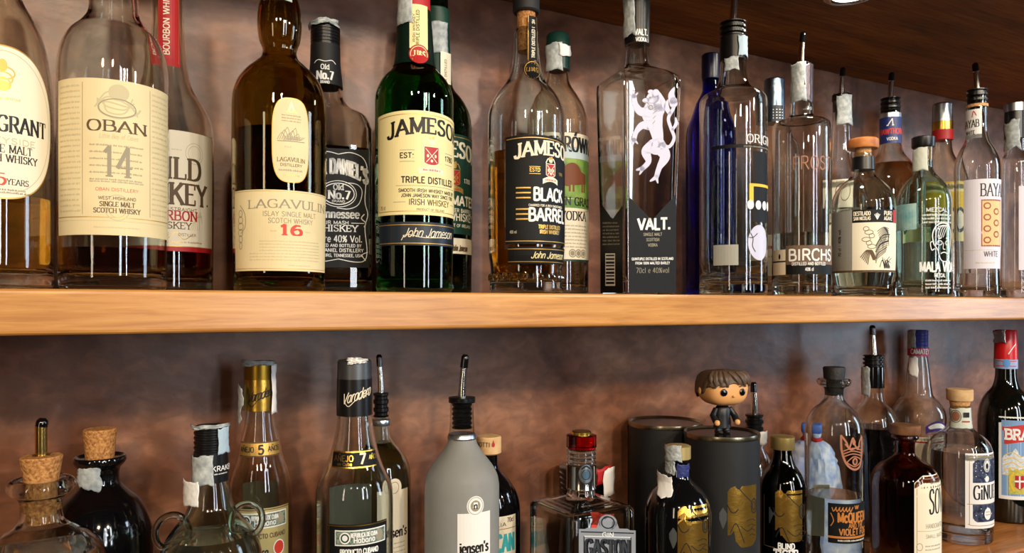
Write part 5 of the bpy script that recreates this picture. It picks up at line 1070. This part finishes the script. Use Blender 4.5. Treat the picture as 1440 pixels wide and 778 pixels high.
B = low('gin_bottle', 'amber brown apothecary bottle with brown wooden stopper and octagonal cream label', 'bottle', 1223, 1324, .70)
B.glass([(611, 15, 1), (611.5, 19), (615, 20), (619, 16), (624, 14.5), (638, 15), (644, 22), (650, 33), (658, 42), (670, 48.5), (684, 50.5), (1000, 50.5)], G_AMBER, base=.01); B.liquid(668, L_BROWN)
B.lathe('stopper', [(597, 21), (598, 22.5), (608, 22.5), (610, 21)], pm('walnut_cap', (138, 94, 60), .5, noise=(104, 70, 44), nscale=90))
L = Label(); e_ = lambda x: max(0, 12 - (x + 17)) * .9
L.region(-17, 60, lambda x: 668 + e_(x), lambda x: 790 - e_(x), CREAM2, 0, n=18); L.line([(-13, 682), (-13, 776)], .8, INKG); L.line([(-13, 682), (-4, 673), (56, 673)], .8, INKG); L.line([(-13, 776), (-4, 785), (56, 785)], .8, INKG)
L.text('SOV', 26, 722, 34, INK, w=38, thick=.09, thin=.04); L.text('GRANADA', 24, 680, 4, INKB, w=30); L.text('HANDCRAFTED', 22, 742, 6, INKG, w=42, thick=.1); L.text('SMALL BATCH', 22, 756, 5, INKG, w=42, thick=.1); L.line([(-12, 746), (36, 746)], .5, INKG); L.ring(-9, 768, 4.5, 5, .8, INKG); L.dashes(0, 34, 768, 2, INKG); L.dashes(0, 34, 773, 2, INKG)
L.build('label', B.root, B.map(1300))

B = low('gin_bottle', 'stout clear gin bottle with beech stopper and starry blue label in white frame', 'bottle', 1303, 1398, .735)
B.glass([(566, 14, 1), (598, 17), (604, 22), (611, 33), (620, 42), (634, 46.8), (650, 47.5), (1000, 47.5)], G_CLEAR, base=.014); B.liquid(632, L_CLEAR)
B.lathe('stopper', [(547, 18.4), (548, 19.6), (561, 19.6), (563, 18.6)], WOODCAP); B.lathe('cork', [(563, 15.6), (570, 14), (590, 12)], CORKL)
B.patch('tax_strip', 1336, 1366, 573, 602, .0006, pm('printed_strip', (202, 206, 190), .6), hwf=lambda y: 15 + (y - 573) * .09); L = Label(); L.oval(-6, 586, 6, 7, pm('seal_brown', (150, 96, 70), .6), 0); L.ring(-6, 586, 7.6, 8.6, .8, DKG, 1); L.region(5, 14, 580, 587, INK, 0, 2); L.region(3, 15, 592, 594, RED, 0, 2); L.build('seal', B.root, B.map(1350, fixed=17.4 * B.k, eps=.001))
L = Label(); L.region(-20, 62, 637, 742, WHITE, 0, n=20); STAR = pm('starry_print', (72, 84, 116), .5, noise=(16, 17, 34), nscale=190)
L.region(-9, 60, lambda x: 646 + max(0, 6 - (x + 10)) * 1.1, lambda x: 733 - max(0, 6 - (x + 10)) * 1.1, STAR, 1, n=20); L.line([(-14, 644), (-14, 736)], .8, GOLDP); L.curve([(-16, 644), (-6, 642), (40, 642)], .8, GOLDP, 2); L.curve([(-16, 736), (-6, 738), (40, 738)], .8, GOLDP, 2)
L.region(-14, 60, 678, 708, WHITE, 2, n=18); L.line([(-14, 678), (-14, 708)], .8, GOLDP, 3); L.line([(-17, 708), (46, 708)], .8, GOLDP, 3); L.text('GiNUE', 16, 701, 19, INK, w=48, thick=.15, thin=.05, serif=True, layer=4)
L.oval(16, 654, 7, 9.5, WHITE, 2); L.ring(16, 654, 5.4, 8, .9, INK, 3); L.oval(16, 655, 3, 4, INK, 3); L.poly([(14, 655), (18, 655), (16, 662)], INK, 3); L.oval(16, 673, 4.4, 4.4, WHITE, 2); L.oval(18, 722, 7.6, 8.6, WHITE, 2); L.dashes(13, 23, 720, 1.8, INKG, 3); L.dashes(13, 23, 724, 1.8, INKG, 3)
for i in range(22): L.oval(random.uniform(-6, 30), random.choice([random.uniform(652, 674), random.uniform(712, 730)]), .7, .7, INKW, 2, n=5)
L.build('label', B.root, B.map(1375))

B = low('liqueur_bottle', 'near black liqueur bottle with red capsule and alpine picture label', 'bottle', 1374, 1456, .762)
B.glass([(516, 15, 1), (534, 16.5), (544, 20), (554, 29), (568, 37), (586, 41), (1000, 41)], pm('black_green_glass', (8, 10, 7), .05, coat=.5), hollow=False)
B.lathe('cap', [(464, 15), (466, 16.4), (505, 17.2)], pm('red_capsule', (200, 26, 30), .3), lab='red foil capsule'); B.lathe('neck_band', [(505, 17.4), (518, 17.4)], pm('blue_white_band', (150, 170, 210), .4)); B.patch('tax_strip', 1398, 1414, 464, 482, .0008, SILVER, hwf=lambda y: 16.8, jit=.0012)
L = Label(); L.oval(0, 511, 5, 6, pm('sky_blue', (84, 150, 214), .5), 2); L.line([(-16, 508), (16, 508)], 1.2, RED2, 1); L.line([(-16, 515), (16, 515)], 1.2, RED2, 1); L.curve([(2, 498), (8, 490), (14, 484)], 1.4, WHITE, 1); L.build('band_print', B.root, B.map(1416, fixed=17.6 * B.k))
L = Label(); L.region(-20, 60, 586, 702, WHITE, 0, n=20); L.region(-16, 56, 591, 697, pm('alpine_sky', (120, 158, 200), .5), 1, n=14)
L.region(-15, 56, lambda x: 642 - 8 * sin((x + 10) * .12) - 4 * sin(x * .4), 668, pm('snow_print', (226, 232, 236), .5, noise=(190, 200, 206), nscale=300), 2, n=26)
L.region(-6, 56, lambda x: 662 - abs(sin(x * .3)) * 4, 694, pm('meadow_print', (150, 170, 84), .5, noise=(214, 190, 80), nscale=240), 3, n=20)
for i in range(5): L.curve([(-12, 640 + i * 7), (0, 636 + i * 7), (12, 642 + i * 7), (24, 637 + i * 7)], 1.1, pm('yellow_print', (232, 190, 40), .5), 4)
RB = pm('ribbon_red', (196, 44, 34), .5)
L.region(-12, 60, lambda x: 599 - 2 * sin(x * .1), lambda x: 623 - 2 * sin(x * .1), RB, 4, n=14); L.poly([(-15, 600), (-15, 606), (-6, 606), (-6, 600)], RB, 3); L.text('BRAULIO', 28, 617, 13, INKW, w=78, thick=.24, serif=True, layer=6)
L.region(3, 17, 668, lambda x: 688 - abs(x - 10) * .6, RED, 5, n=6); L.line([(10, 669), (10, 686)], 2.4, WHITE, 6); L.line([(3, 676), (17, 676)], 2.4, WHITE, 6)
for s_ in (-1, 1): L.curve([(10 + s_ * 9, 664), (10 + s_ * 14, 676), (10 + s_ * 8, 690)], 3, pm('yellow_print', (232, 190, 40), .5), 5)
L.build('label', B.root, B.map(1424))

B = low('spirit_bottle', 'dark bottle with black ridged cap, cut by the right edge behind the red capsule', 'bottle', 1424, 1500, .83)
B.glass([(512, 13, 1), (540, 16), (566, 30), (590, 37), (1000, 38)], G_SMOKE); B.ridged('cap', 474, 512, 16.5, BLACK, 5, amp=.05); B.patch('tax_strip', 1436, 1448, 514, 540, .001, TAX, hwf=lambda y: 16)
